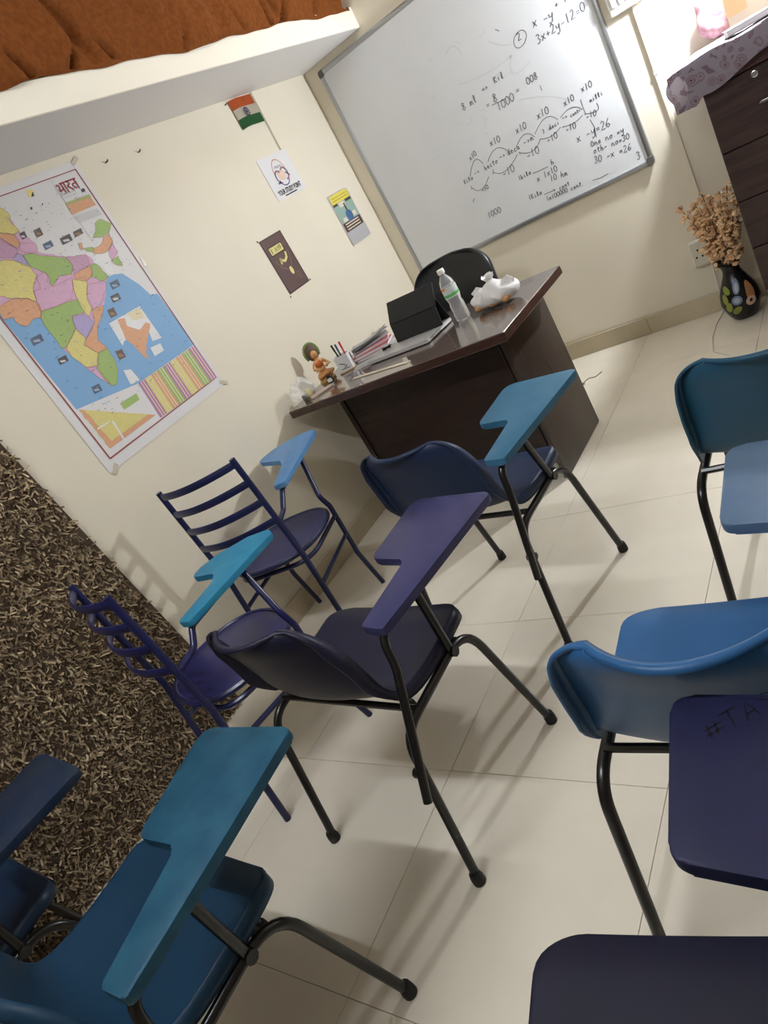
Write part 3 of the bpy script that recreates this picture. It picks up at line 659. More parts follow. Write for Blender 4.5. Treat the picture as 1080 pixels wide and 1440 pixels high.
# ------------------------------------------------------------------ brown fleece on the loft
def bundle_fn(u, v):
    y = -.03 - 3.2 * u
    prof = [(.438, 2.178), (.452, 2.2), (.468, 2.28), (.455, 2.38), (.40, 2.48), (.27, 2.53), (.12, 2.5), (.03, 2.40), (.03, 2.182)]
    x, z = catmull(prof, v)
    e = min(1, u / .03, (1 - u) / .03) ** .5
    fr = math.exp(-((v - .33) / .28) ** 2)
    w = .016 * math.sin(y * 5.3 + 1.5 * math.sin(z * 9)) + .009 * math.sin(y * 13 + z * 8 + 2 * math.sin(y * 3)) + .004 * math.sin(y * 31 - z * 17 + 3 * math.sin(y * 5))
    for yc, dpt, wd in ((-1.83, .055, .035), (-.68, .05, .03), (-1.12, .022, .05), (-.2, .03, .03), (-2.25, .04, .04), (-1.5, .015, .06)):
        w -= .8 * dpt * math.exp(-((y - yc + .25 * (z - 2.3)) / wd) ** 2)
    x += fr * w
    z2 = 2.18 + (z - 2.18) * (.86 + .1 * math.sin(y * 3.1 + .6) + .05 * math.sin(y * 8.3)) * (.3 + .7 * e)
    x = .03 + (x - .03) * (.75 + .25 * e)
    for yc, sl, a_ in ((-1.9, .9, .03), (-1.72, -.6, .025), (-1.35, .5, .02), (-.95, -.8, .022), (-.62, .7, .035), (-.74, -.5, .03), (-.35, .6, .02), (-2.1, -.7, .03)):
        x -= (a_ if v < .5 else 0) * math.exp(-((y - yc - sl * (z2 - 2.2)) / .014) ** 2 - ((z2 - 2.21) / .07) ** 2)
    if v < .25:
        z2 -= (.008 * (1 + math.sin(y * 5 + 2)) + .005 * (1 + math.sin(y * 13)) + .002 * math.sin(y * 31)) * (1 - v / .25)
    if z2 < 2.1815 and v < .5:
        x = max(x, .4365)
    elif v >= .5:
        z2 = max(z2, 2.181)
    return (x, y, z2)


bm = BM(); V = grid_mesh(bm, bundle_fn, 300, 34)
for side in (0, -1):
    vs = [r[side] for r in V]
    bm.faces.new(vs if side == 0 else vs[::-1])
bmesh.ops.recalc_face_normals(bm, faces=bm.faces)
o = obj('fleece_blanket', bm, M['brown_cloth'])
tag(o, 'bulky brown fleece blanket piled on the white loft slab', 'blanket')

# ------------------------------------------------------------------ whiteboard
W0, W1, WB, WT = .092, 1.521, .822, 2.041
wb = thing('whiteboard', 'large whiteboard with aluminium frame and faded maths notes', 'whiteboard', ((W0 + W1) / 2, 0, WB))
wx = -(W0 + W1) / 2
bm = box(BM(), (W0 + .01 + wx, -.014, .01), (W1 - .01 + wx, -.001, WT - WB - .01)); obj('panel', bm, M['board'], wb, smooth=False)
for lo, hi in (((W0 + .02, -.02, 0), (W1 - .02, -.0005, .024)), ((W0 + .02, -.02, WT - WB - .024), (W1 - .02, -.0005, WT - WB)),
               ((W0, -.02, .02), (W0 + .024, -.0005, WT - WB - .02)), ((W1 - .024, -.02, .02), (W1, -.0005, WT - WB - .02))):
    bm = box(BM(), (lo[0] + wx, lo[1], lo[2]), (hi[0] + wx, hi[1], hi[2]), .004, 2); obj('frame_rail', bm, M['alu'], wb)
for cx, sx in ((W0, 1), (W1, -1)):
    for cz, sz in ((0, 1), (WT - WB, -1)):
        pts = round_poly([(0, 0), (.034 * sx, 0), (.034 * sx, .026 * sz), (.026 * sx, .034 * sz), (0, .034 * sz)], [.018, 0, .003, .003, 0])
        bm = prism(BM(), pts, 0, .022, .002, 1)
        bmesh.ops.transform(bm, matrix=Matrix.Translation((cx + wx, 0, cz)) @ Matrix.Rotation(PI / 2, 4, 'X'), verts=bm.verts)
        obj('corner_cap', bm, M['cap'], wb)
to_board = lambda p: Vector((p.x + wx, -.0148, p.y - WB))
bm = BM(); rr = random.Random(2)
for s, p0, p1 in BOARD_TEXT:
    handwriting(bm, s, p0, p1, .0034, to_board, 1.5, 0, rr)
for st in BOARD_STROKES:
    ribbon(bm, st, .0028, to_board)
w = obj('handwriting', bm, M['marker'], wb, smooth=False); w['kind'] = 'stuff'; w['label'] = 'grey marker handwriting of sums and unit conversions'
bm = BM(); tb2 = lambda p: Vector((p.x + wx, -.0144, p.y - WB))
for st in BOARD_FAINT:
    ribbon(bm, st, .006, tb2)
for k in range(12):
    x = rr.uniform(.45, 1.0); z = rr.uniform(1.3, 1.9); a = rr.uniform(0, PI); l = rr.uniform(.01, .05)
    ribbon(bm, [(x, z), (x + l * math.cos(a), z + l * math.sin(a) * .6), (x + l * 1.3 * math.cos(a + .5), z + l * math.sin(a + .5))], .004, tb2)
w = obj('wiped_marks', bm, M['marker_faint'], wb, smooth=False); w['kind'] = 'stuff'

# ------------------------------------------------------------------ papers on the left wall (right = +y, up = +z)
def on_left(pts, d):
    return [(d, y, z) for y, z in pts]


mp = thing('wall_map', 'large paper map of India with coloured states taped to the wall', 'map', (0, -2.11, 1.04))
def left_sheet(name, y0, y1, z0, z1, m, parent, org, curl=0.0):
    def fn(u, v):
        y = y0 + (y1 - y0) * u; z = z0 + (z1 - z0) * v
        d = .0016 + curl * ((1 - v) ** 6 * .9 + abs(2 * u - 1) ** 8 * .3)
        return (d, y - org[1], z - org[2])
    if curl == 0:
        bm = box(BM(), (.0014, y0 - org[1], z0 - org[2]), (.0024, y1 - org[1], z1 - org[2]))
        return obj(name, bm, m, parent, smooth=False)
    bm = BM(); grid_mesh(bm, fn, 9, 13)
    bmesh.ops.solidify(bm, geom=bm.faces[:], thickness=.0008)
    bmesh.ops.recalc_face_normals(bm, faces=bm.faces)
    return obj(name, bm, m, parent)


left_sheet('paper_sheet', -2.468, -1.752, 1.033, 2.047, M['paper'], mp, (0, -2.11, 1.04), .0)
PC = {'sea': (124, 168, 210), 'yellow': (216, 204, 128), 'orange': (214, 160, 122), 'pink': (210, 166, 194), 'mauve': (194, 152, 180),
      'violet': (172, 158, 200), 'green': (154, 180, 104), 'paper': (226, 226, 226), 'beige': (226, 214, 178), 'olive': (168, 172, 110),
      'grey': (200, 200, 200), 'lemon': (232, 218, 140), 'ink': (60, 58, 62), 'photo0': (78, 74, 78), 'photo1': (96, 78, 70), 'photo2': (84, 96, 120),
      'brown': (150, 118, 84), 'slate': (150, 168, 190), 'plum': (178, 124, 160), 'line': (150, 70, 66)}
keys = list(PC)
pm = [mat('map_print_' + k, srgb(*PC[k]), .55, noise=.05 if k in ('yellow', 'orange', 'pink', 'green', 'violet', 'mauve') else 0, nscale=160) for k in keys]
bm = BM()
oy, oz = -2.11, 1.04
for i, (k, pts) in enumerate(MAP_POLYS):
    d = .0027 if k == 'sea' else .0029 + .00001 * i
    flat_poly(bm, [(d, max(y, -2.427) - oy, min(z, 2.015) - oz) for y, z in pts], keys.index(k))
tl = lambda p: Vector((.0038, p.x - oy, p.y - oz))
ribbon(bm, [(-2.43, 1.076), (-1.772, 1.076), (-1.772, 2.018), (-2.43, 2.018), (-2.43, 1.076)], .006, tl, keys.index('line'))
for i, (k, pts) in enumerate(MAP_POLYS[2:28]):
    ribbon(bm, [(max(y, -2.427), z) for y, z in pts + pts[:1]], .0012, tl, keys.index('brown'))
ribbon(bm, [(-1.905, 2.012), (-1.905, 1.76)], .002, tl, keys.index('grey'))
bmesh.ops.triangulate(bm, faces=[f for f in bm.faces if len(f.verts) > 4])
for f in bm.faces:
    f.normal_update()
    if f.normal.x < 0:
        f.normal_flip()
rs = random.Random(9)
for k in range(420):
    y, z = rs.uniform(-2.41, -1.8), rs.uniform(1.2, 1.98)
    l = rs.uniform(.004, .014)
    ribbon(bm, [(y, z), (y + l, z)], .0016, lambda p: Vector((.0041, p.x - oy, p.y - oz)), keys.index('slate' if k % 3 else 'photo0'))
pr = obj('printed_map', bm, pm, mp, smooth=False); pr['kind'] = 'stuff'
rot_left = Matrix.Rotation(PI / 2, 4, 'Z') @ Matrix.Rotation(PI / 2, 4, 'X')
def left_text(body, size, y, z, m, parent, org, d=.004, sx=1.0, bold=0.0, name='lettering', rot=0.0):
    me = text_mesh(body, size, sx, bold)
    me.transform(Matrix.Translation((d, y - org[1], z - org[2])) @ rot_left @ Matrix.Rotation(rot, 4, 'Z'))
    return obj(name, me, m, parent)


M['red_print'] = mat('dark_red_print', srgb(150, 44, 54), .6)
M['black_print'] = mat('black_print', srgb(52, 48, 46), .6)
bm = BM()
ty, tz, tw_, th_ = -1.9, 1.952, .1, .038        # map title in Devanagari, drawn stroke by stroke
for st in ([(.02, .8), (.05, .98), (.12, .9), (.1, .62), (.02, .4)], [(.18, 1), (1, 1)], [(.02, .4), (.07, .26), (.12, .36), (.05, .44)], [(.1, .42), (.25, .42)], [(.25, 1), (.25, 0)],
           [(.38, 1), (.38, 0)],
           [(.5, 1), (.6, .92), (.62, .72), (.5, .6), (.5, .55), (.66, .05)],
           [(.86, .6), (.76, .62), (.71, .42), (.78, .2), (.84, .12)], [(.86, .6), (.92, .6)], [(.92, 1), (.92, 0)]):
    ribbon(bm, [(ty + x * tw_, tz + z * th_) for x, z in st], .0052, lambda p: Vector((.0044, p.x - oy, p.y - oz)))
o = obj('map_title', bm, M['red_print'], mp, smooth=False); o['label'] = 'dark red Devanagari title of the map'
M['tape'] = mat('clear_tape', srgb(196, 186, 166), .3)
for y, z, r0 in ((-1.75, 2.047, .5), (-1.752, 1.04, -.6), (-2.44, 1.035, .7), (-1.745, 1.62, 1.4)):
    bm = box(BM(), (.0032, -.022, -.008), (.0038, .022, .008))
    bmesh.ops.transform(bm, matrix=Matrix.Translation((0, y - oy, z - oz)) @ Matrix.Rotation(r0, 4, 'X'), verts=bm.verts)
    obj('tape_strip', bm, M['tape'], mp, smooth=False)

# flag on a thin stick
fl = thing('paper_flag', 'small paper tricolour flag on a thin stick taped to wall', 'flag', (0, -.535, 1.785))
fo = (0, -.535, 1.785)
bm = BM()
tube(bm, [(.006, 0, 0), (.006, .012, .30)], .0028, 6); obj('stick', bm, M['tape'], fl)
FC = [mat('flag_saffron', srgb(206, 100, 44), .6), mat('flag_white', srgb(218, 208, 190), .6), mat('flag_green', srgb(40, 106, 54), .6), mat('flag_navy', srgb(50, 56, 96), .6)]
for k in range(3):
    def fn(u, v, k=k):
        y = -.728 + .19 * u
        z = 2.07 - .137 * ((k + 1 - v) / 3) + .004 * math.sin(u * 4) + .006 * u
        return (.0055 + .002 * math.sin(u * 7 + .5), y - fo[1], z - fo[2])
    bm = BM(); grid_mesh(bm, fn, 9, 3); bmesh.ops.solidify(bm, geom=bm.faces[:], thickness=.0007)
    bmesh.ops.recalc_face_normals(bm, faces=bm.faces)
    obj('flag_band', bm, FC[k], fl)
bm = BM(); tw = lambda p: Vector((.0105, p.x - fo[1], p.y - fo[2]))
cy, cz = -.634, 2.003
ribbon(bm, [(cy + .017 * math.cos(t * PI / 10), cz + .019 * math.sin(t * PI / 10)) for t in range(21)], .006, tw)
for t in range(8):
    ribbon(bm, [(cy, cz), (cy + .016 * math.cos(t * PI / 4), cz + .018 * math.sin(t * PI / 4))], .003, tw)
obj('wheel_emblem', bm, FC[3], fl, smooth=False)

# white study poster
sp = thing('study_poster', 'white poster with round logo and black lettering YOUR STUDY POINT', 'poster', (0, -.63, 1.57))
so = (0, -.63, 1.57)
left_sheet('paper_sheet', -.762, -.5, 1.572, 1.785, M['paper'], sp, so)
LC = [mat('logo_orange', srgb(196, 140, 112), .6), mat('logo_blue', srgb(96, 98, 134), .6), mat('logo_purple', srgb(150, 110, 130), .6), mat('logo_peach', srgb(226, 196, 176), .6)]
bm = BM(); tw = lambda p: Vector((.0032, p.x - so[1], p.y - so[2]))
c0 = (-.632, 1.69)
E_ = lambda a, rx, rz, dy=0, dz=0: (c0[0] + dy + rx * math.cos(R(a)), c0[1] + dz + rz * math.sin(R(a)))
ribbon(bm, [E_(a, .052, .068) for a in range(-10, 200, 10)], .005, tw, 0)
ribbon(bm, [E_(a, .05, .052, 0, -.012) for a in range(215, 335, 10)], .006, tw, 1)
ribbon(bm, [E_(a, .026, .03, -.028, -.016) for a in range(40, 290, 15)], .009, tw, 2)
ribbon(bm, [E_(a, .026, .03, .028, -.01) for a in range(-100, 150, 15)], .009, tw, 2)
ribbon(bm, [(-.632 - .062, 1.648), (-.632 - .05, 1.645), (-.632 - .035, 1.655)], .007, tw, 1)
ribbon(bm, [(-.632 + .062, 1.662), (-.632 + .05, 1.672), (-.632 + .035, 1.685)], .007, tw, 1)
flat_poly(bm, [tuple(tw(Vector(E_(a, .03, .026, 0, -.012)))) for a in range(0, 360, 20)], 3)
for k in range(5):
    ribbon(bm, [(-.66 + .012 * k, 1.715 + .004 * (k % 2)), (-.652 + .012 * k, 1.73 - .003 * (k % 3)), (-.648 + .012 * k, 1.716)], .0025, tw, 1)
obj('round_logo', bm, LC, sp, smooth=False)
left_text('YOUR STUDY POINT', .034, -.63, 1.603, M['black_print'], sp, so, .0034, .66, .0012)
bm = BM(); ribbon(bm, [(-.69, 1.583), (-.58, 1.583)], .006, tw); obj('small_print', bm, M['black_print'], sp, smooth=False)

# maroon notice
mn = thing('maroon_notice', 'tall maroon card with gold plaque and ornament pinned to wall', 'poster', (0, -.965, 1.175))
mo = (0, -.965, 1.175)
left_sheet('card', -1.06, -.872, 1.176, 1.458, mat('maroon_card', srgb(88, 62, 58), .55, noise=.06, nscale=12), mn, mo)
MC = [mat('gold_print', srgb(214, 202, 130), .5), mat('dark_brown_print', srgb(58, 38, 32), .6), mat('dim_gold_print', srgb(120, 92, 70), .6)]
bm = BM(); tw = lambda p: Vector((.0032, p.x - mo[1], p.y - mo[2])); tw2 = lambda p: Vector((.0036, p.x - mo[1], p.y - mo[2]))
ribbon(bm, [(-1.056, 1.18), (-.876, 1.18), (-.876, 1.454), (-1.056, 1.454), (-1.056, 1.18)], .006, tw, 1)
flat_poly(bm, [tuple(tw(Vector(p))) for p in round_poly([(-1.035, 1.365), (-.915, 1.365), (-.915, 1.415), (-1.035, 1.415)], .01)], 1)
flat_poly(bm, [tuple(tw2(Vector(p))) for p in round_poly([(-1.028, 1.372), (-.922, 1.372), (-.922, 1.408), (-1.028, 1.408)], .006)], 0)
tw3 = lambda p: Vector((.004, p.x - mo[1], p.y - mo[2]))
for pts in ([(-1.015, 1.378), (-1.015, 1.402)], [(-.985, 1.38), (-.978, 1.4), (-.97, 1.38)], [(-.962, 1.4), (-.955, 1.38), (-.95, 1.402)], [(-.942, 1.38), (-.942, 1.402), (-.932, 1.402)], [(-.942, 1.39), (-.934, 1.39)]):
    ribbon(bm, pts, .005, tw3, 1)
ribbon(bm, [(-.995, 1.315), (-.985, 1.345)], .013, tw2, 0); ribbon(bm, [(-.99, 1.335), (-.96, 1.322), (-.935, 1.335), (-.925, 1.36)], .014, tw2, 0)
ribbon(bm, [(-1.03, 1.345), (-1.01, 1.30), (-.97, 1.28)], .006, tw2, 2); ribbon(bm, [(-.9, 1.36), (-.915, 1.31), (-.94, 1.285)], .006, tw2, 2)
flat_poly(bm, [tuple(tw2(Vector((-.952 + .013 * math.cos(a * PI / 8), 1.268 + .021 * math.sin(a * PI / 8))))) for a in range(16)], 0)
for z, a, e in ((1.246, -.935, -.9), (1.232, -.945, -.905), (1.218, -.93, -.9)):
    ribbon(bm, [(a, z), (e, z)], .004, tw2, 2)
for f in bm.faces:
    f.normal_update()
    if f.normal.x < 0: f.normal_flip()
obj('gold_print', bm, MC, mn, smooth=False)
for y, z in ((-1.068, 1.462), (-.862, 1.18), (-1.066, 1.166)):
    bm = BM(); lathe(bm, [(.004, 0), (.004, .003), (.001, .004)], 8, M=Matrix.Translation((.001, y - mo[1], z - mo[2])) @ Matrix.Rotation(PI / 2, 4, 'Y')); obj('pin', bm, M['cap'], mn)

# yellow and teal leaflet
lf = thing('leaflet', 'narrow leaflet with yellow header and teal picture near the corner', 'poster', (0, -.27, 1.19))
lo_ = (0, -.27, 1.19)
left_sheet('paper_sheet', -.376, -.162, 1.19, 1.478, M['paper'], lf, lo_, .006)
KC = [mat('leaflet_yellow', srgb(222, 206, 84), .6), mat('leaflet_teal', srgb(146, 172, 160), .6), mat('leaflet_blue', srgb(66, 98, 142), .6), mat('leaflet_brown', srgb(74, 52, 44), .6), mat('leaflet_cream', srgb(220, 208, 190), .6), mat('leaflet_olive', srgb(176, 162, 70), .6), mat('leaflet_dark', srgb(70, 64, 50), .6)]
bm = BM()
def rect(y0, y1, z0, z1, mi, d=.0034):
    flat_poly(bm, [(d, y0 - lo_[1], z0 - lo_[2]), (d, y1 - lo_[1], z0 - lo_[2]), (d, y1 - lo_[1], z1 - lo_[2]), (d, y0 - lo_[1], z1 - lo_[2])], mi)
rect(-.366, -.17, 1.425, 1.472, 0); rect(-.35, -.185, 1.452, 1.457, 5, .0037); rect(-.35, -.185, 1.437, 1.443, 5, .0037)
rect(-.366, -.17, 1.29, 1.425, 1); rect(-.366, -.32, 1.412, 1.425, 6, .0037); rect(-.235, -.17, 1.41, 1.425, 6, .0037)
rect(-.31, -.25, 1.395, 1.422, 4, .0037)
rect(-.366, -.17, 1.265, 1.315, 3, .0037)
for z in (1.302, 1.288, 1.273): rect(-.345, -.195, z, z + .006, 4, .004)
flat_poly(bm, [(.0041, -.262 + .034 * math.cos(a * PI / 8) - lo_[1], 1.34 + .03 * math.sin(a * PI / 8) - lo_[2]) for a in range(16)], 2)
rect(-.29, -.235, 1.31, 1.335, 2, .0042); rect(-.235, -.19, 1.325, 1.35, 4, .0041); rect(-.34, -.3, 1.318, 1.34, 4, .0041)
rect(-.268, -.255, 1.365, 1.41, 3, .0041)
obj('printed_picture', bm, KC, lf, smooth=False)

# ------------------------------------------------------------------ shag rug hung on the left wall
rug = thing('shag_rug', 'thick brown shag rug hanging against the left wall', 'rug', (0, -3.5, 0))
RY0, RY1, RZ = -4.28, -2.66, 1.62
bm = prism(BM(), [(RY0 + 3.5, .004), (RY1 + 3.5 + .012, .004), (RY1 + 3.5 - .088, RZ), (RY0 + 3.5, RZ)], .002, .012)
bmesh.ops.transform(bm, matrix=Matrix(((0, 0, 1, 0), (1, 0, 0, 0), (0, 1, 0, 0), (0, 0, 0, 1))), verts=bm.verts)
bmesh.ops.transform(bm, matrix=Matrix.Translation((.0135, 0, 0)), verts=bm.verts)
obj('rug_backing', bm, mat('rug_backing', srgb(74, 60, 46), .95), rug, smooth=False)
rg = random.Random(7)
vs, fs, cs = [], [], []
N_STRAND = 34000
for k in range(N_STRAND):
    z = rg.uniform(.006, RZ); y = rg.uniform(RY0, RY1 - .002 - .06 * z)
    if y < -3.75 and rg.random() < .5:
        continue
    L = rg.uniform(.014, .03); wd = rg.uniform(.0024, .0042)
    a = rg.uniform(0, 2 * PI)
    el = rg.uniform(.15, 1.25)
    d = Vector((math.sin(el), math.cos(a) * math.cos(el), math.sin(a) * math.cos(el)))
    side = d.cross(Vector((rg.uniform(-.4, .4) + 1, rg.uniform(-.6, .6), rg.uniform(-.6, .6))))
    if side.length < .05: continue
    side.normalize()
    p = Vector((.023, y + 3.5, z))
    q1 = p + d * (L * .5) + Vector((0, 0, -.1 * L))
    bend = Vector((rg.uniform(-.5, .25), rg.uniform(-.5, .5), rg.uniform(-.9, .1))) * L * .45
    q2 = p + d * L + bend
    nrm = side.cross(d).normalized() * (wd * .5)
    q1x = max(q1.x, .024); q2.x = max(q2.x, .0245)
    q1.x = q1x
    if q2.z < .003: q2.z = .003
    if q1.z < .003: q1.z = .003
    i = len(vs)
    q3 = q2 + (q2 - q1) * .25; q3.x = max(q3.x, .0245); q3.z = max(q3.z, .003)
    vs += [p - side * wd * .5, p + side * wd * .5, q1 - side * wd, q1 + side * wd, q2 - side * wd * .8, q2 + side * wd * .8, q3]
    fs += [(i, i + 1, i + 3), (i, i + 3, i + 2), (i + 2, i + 3, i + 5), (i + 2, i + 5, i + 4), (i + 4, i + 5, i + 6)]
    t = rg.random() ** 1.6
    patch = .5 + .5 * math.sin(y * 9 + 2 * math.sin(z * 7)) * math.sin(z * 11 + 1.3)
    t = min(1, t * (.55 + .6 * patch))
    c0, c1 = srgb(106, 88, 67), srgb(198, 177, 143)
    c = tuple(c0[j] + (c1[j] - c0[j]) * t for j in range(3)) + (1,)
    cs.append(c)
me = bpy.data.meshes.new('pile')
me.from_pydata([tuple(v) for v in vs], [], fs)
ca = me.color_attributes.new('strand', 'FLOAT_COLOR', 'POINT')
flatc = []
for c in cs:
    flatc += list(c) * 7
ca.data.foreach_set('color', flatc)
pm_ = mat('shag_pile', (1, 1, 1, 1), .75)
at = pm_.node_tree.nodes.new('ShaderNodeAttribute'); at.attribute_name = 'strand'
pm_.node_tree.links.new(at.outputs['Color'], pm_.node_tree.nodes['Principled BSDF'].inputs['Base Color'])
pile = obj('pile', me, pm_, rug); pile['kind'] = 'stuff'

# ------------------------------------------------------------------ teacher's desk
dk = thing('teacher_desk', 'dark wooden teacher desk with open front gap in the corner', 'desk', (.032, -1.545, 0), R(-2))
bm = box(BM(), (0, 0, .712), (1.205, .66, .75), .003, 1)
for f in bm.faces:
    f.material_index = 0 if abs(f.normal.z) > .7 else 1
obj('desk_top', bm, [M['wood_top_sheen'], M['wood_edge']], dk, smooth=False)
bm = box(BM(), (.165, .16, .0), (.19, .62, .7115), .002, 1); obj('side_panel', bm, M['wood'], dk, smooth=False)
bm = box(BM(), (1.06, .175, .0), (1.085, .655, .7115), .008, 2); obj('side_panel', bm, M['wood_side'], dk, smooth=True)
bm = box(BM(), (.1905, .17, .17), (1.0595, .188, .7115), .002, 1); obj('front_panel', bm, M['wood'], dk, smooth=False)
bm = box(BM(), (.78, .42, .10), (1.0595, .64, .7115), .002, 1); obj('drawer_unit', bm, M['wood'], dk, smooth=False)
for k in range(3):
    bm = box(BM(), (.782, .6405, .105 + .2 * k), (1.058, .656, .3 + .2 * k), .002, 1)
    dr = obj('drawer', bm, M['wood_side'], dk, smooth=False)
    bm = BM(); lathe(bm, [(.005, 0), (.005, .02), (.016, .024), (.018, .034), (.013, .042), (.004, .044)], 16,
                     M=Matrix.Translation((1.045 if k == 0 else .92, .656, .235 + .2 * k)) @ Matrix.Rotation(-PI / 2, 4, 'X'))
    obj('knob', bm, M['wood_edge'], dr)
# key hanging in the drawer lock on its cord
ky = thing('drawer_key', 'small steel key on a cord in the desk drawer lock', 'key', (1.1, -.9, .15))
bm = BM(); lathe(bm, [(.006, 0), (.006, .03)], 10, M=Matrix.Rotation(-PI / 2, 4, 'X') @ Matrix.Translation((0, 0, .012)))
obj('key_shaft', bm, M['steel'], ky)
bm = BM(); tube(bm, [(.012 * math.cos(a * PI / 8), .052 + .012 * math.sin(a * PI / 8), .002 * math.sin(a)) for a in range(17)], .0035, 6, cap=False)
obj('key_bow', bm, M['steel'], ky)
bm = BM(); tube(bm, fillet([(.0, .064, 0), (.03, .085, .01), (.06, .09, .004), (.09, .11, .012)], .02, 4), .003, 6)
obj('cord', bm, M['tape'], ky)
ky.location = (1.098, -.908, .17)

# ------------------------------------------------------------------ moulded shells
def shell_mesh(name, prof, rc_front, rc_top, seat_lip, back_lip, zs, zb, top_lip=.012):
    """prof rows: (y, z, half width, forward curl of the sides, upward curl of the sides)"""
    NV, NU = 44, 25
    rows = [catmull(prof, (1 - math.cos(PI * j / (NV - 1))) / 2 * .75 + j / (NV - 1) * .25) for j in range(NV)]
    s = [0.0]
    for j in range(1, NV):
        s.append(s[-1] + math.hypot(rows[j][0] - rows[j - 1][0], rows[j][1] - rows[j - 1][1]))
    S = s[-1]
    def shrink(d, r):
        return 0 if d >= r else r - math.sqrt(max(0, r * r - (r - d) ** 2))
    us = [math.sin((i / (NU - 1) * 2 - 1) * PI / 2 * .92) / math.sin(PI / 2 * .92) for i in range(NU)]
    bm = BM(); grid = []
    def lipvec(z):
        t = min(1, max(0, (z - zs) / (zb - zs))); t = t * t * (3 - 2 * t)
        return Vector((0, -back_lip * t, -seat_lip * (1 - t)))
    for j in range(NV):
        y, z, w, cy, cz = rows[j]
        w = w - shrink(s[j], rc_front) - shrink(S - s[j], rc_top)
        row = []
        for u in us:
            row.append(Vector((u * w, y + cy * u * u, z + cz * u * u)))
        l = lipvec(z)
        k_ = min(1, (S - s[j]) / .09); l.y *= k_ * .7 + .3
        row = [row[0] + l + Vector((-.006, 0, 0)), row[0] + l * .5 + Vector((-.006, 0, 0))] + row + [row[-1] + l * .5 + Vector((.006, 0, 0)), row[-1] + l + Vector((.006, 0, 0))]
        grid.append(row)
    f0 = [p + Vector((0, .005, -seat_lip)) for p in grid[0]]
    f1 = [p + Vector((0, .005, -seat_lip * .5)) for p in grid[0]]
    for q in (f0, f1):
        for i in (0, 1, -1, -2):
            q[i] = q[2 if i >= 0 else -3].copy()
    for i in (0, 1, -1, -2):
        grid[0][i] = grid[0][2 if i >= 0 else -3] + Vector((0, .002, -.004 * (1 + (i in (0, -1)))))
    t1 = [p + Vector((0, -top_lip * .6, .003)) for p in grid[-1]]
    t2 = [p + Vector((0, -top_lip * 1.2, -.004)) for p in grid[-1]]
    for c_, o_, i_ in ((2, 1, 0), (-3, -2, -1)):
        grid[-1][o_] = t1[c_].copy(); grid[-1][i_] = t2[c_].copy()
        t1[o_] = t1[c_].copy(); t1[i_] = t1[c_].copy() ; t2[o_] = t2[c_].copy(); t2[i_] = t2[c_].copy()
    grid = [f0, f1] + grid + [t1, t2]
    V = [[bm.verts.new(p) for p in r] for r in grid]
    for j in range(len(V) - 1):
        for i in range(len(V[0]) - 1):
            bm.faces.new((V[j][i], V[j][i + 1], V[j + 1][i + 1], V[j + 1][i]))
    bmesh.ops.remove_doubles(bm, verts=bm.verts, dist=.00005)
    bmesh.ops.recalc_face_normals(bm, faces=bm.faces)
    me = bpy.data.meshes.new(name); bm.to_mesh(me); bm.free()
    for p in me.polygons: p.use_smooth = True
    return me


def add_shell(me, m, parent):
    me2 = me.copy(); me2.materials.append(m)
    o = obj('shell', me2, None, parent)
    sd = o.modifiers.new('thickness', 'SOLIDIFY'); sd.thickness = .006; sd.offset = 0
    return o


STUDENT_SHELL = shell_mesh('student_shell', [
    (.205, .458, .225, 0, .004), (.16, .466, .228, 0, .010), (.09, .457, .23, 0, .014), (.01, .450, .23, 0, .018), (-.06, .450, .228, .0, .022),
    (-.11, .463, .222, .006, .024), (-.15, .498, .214, .026, .018), (-.175, .55, .208, .044, .008), (-.195, .61, .205, .056, 0),
    (-.213, .67, .196, .06, 0), (-.230, .715, .184, .06, 0), (-.243, .757, .168, .056, -.002)], .06, .05, .028, .036, .47, .54)
TEACHER_SHELL = shell_mesh('teacher_shell', [
    (.22, .45, .225, 0, .004), (.15, .462, .235, 0, .012), (.05, .452, .24, 0, .02), (-.05, .45, .24, 0, .026),
    (-.12, .468, .238, .01, .026), (-.165, .52, .236, .03, .014), (-.185, .60, .236, .045, 0), (-.2, .69, .236, .05, 0),
    (-.215, .78, .234, .05, 0), (-.235, .86, .228, .048, 0), (-.255, .93, .22, .045, 0)], .06, .13, .028, .03, .47, .56)

# ------------------------------------------------------------------ student chairs with a plastic shell
TABLET = round_poly([(0, 0), (0, .483), (-.272, .49), (-.236, .236), (-.108, .228), (-.072, .004)], [.012, .022, .03, .028, .02, .012], 6)
tab_bm = prism(BM(), TABLET, -.021, 0, .004, 2)
tab_me = bpy.data.meshes.new('tablet'); tab_bm.to_mesh(tab_me); tab_bm.free()
frame_me = {}
for s in (-1, 1):
    path = fillet([(s * .25, -.235, .016), (s * .238, -.165, .415), (s * .236, .155, .432), (s * .252, .235, .016)], [.075, .10], 8)
    bm = BM(); tube(bm, path, .0115, 10)
    me = bpy.data.meshes.new('leg_frame'); bm.to_mesh(me); bm.free(); frame_me[s] = me
bm = BM(); lathe(bm, [(.013, .0), (.0165, .002), (.0165, .016), (.0145, .03), (.0125, .034)], 12)
foot_me = bpy.data.meshes.new('rubber_foot'); bm.to_mesh(foot_me); bm.free()
bm = BM(); tube(bm, [(-.236, 0, 0), (.236, 0, 0)], .009, 8)
bar_me = bpy.data.meshes.new('crossbar'); bm.to_mesh(bar_me); bm.free()
for me in (tab_me, foot_me, bar_me, frame_me[-1], frame_me[1]):
    for p in me.polygons: p.use_smooth = True
    me.set_sharp_from_angle(angle=R(40))
for me in (bar_me, frame_me[-1], frame_me[1]): me.materials.append(M['black_tube'])
foot_me.materials.append(M['rubber'])


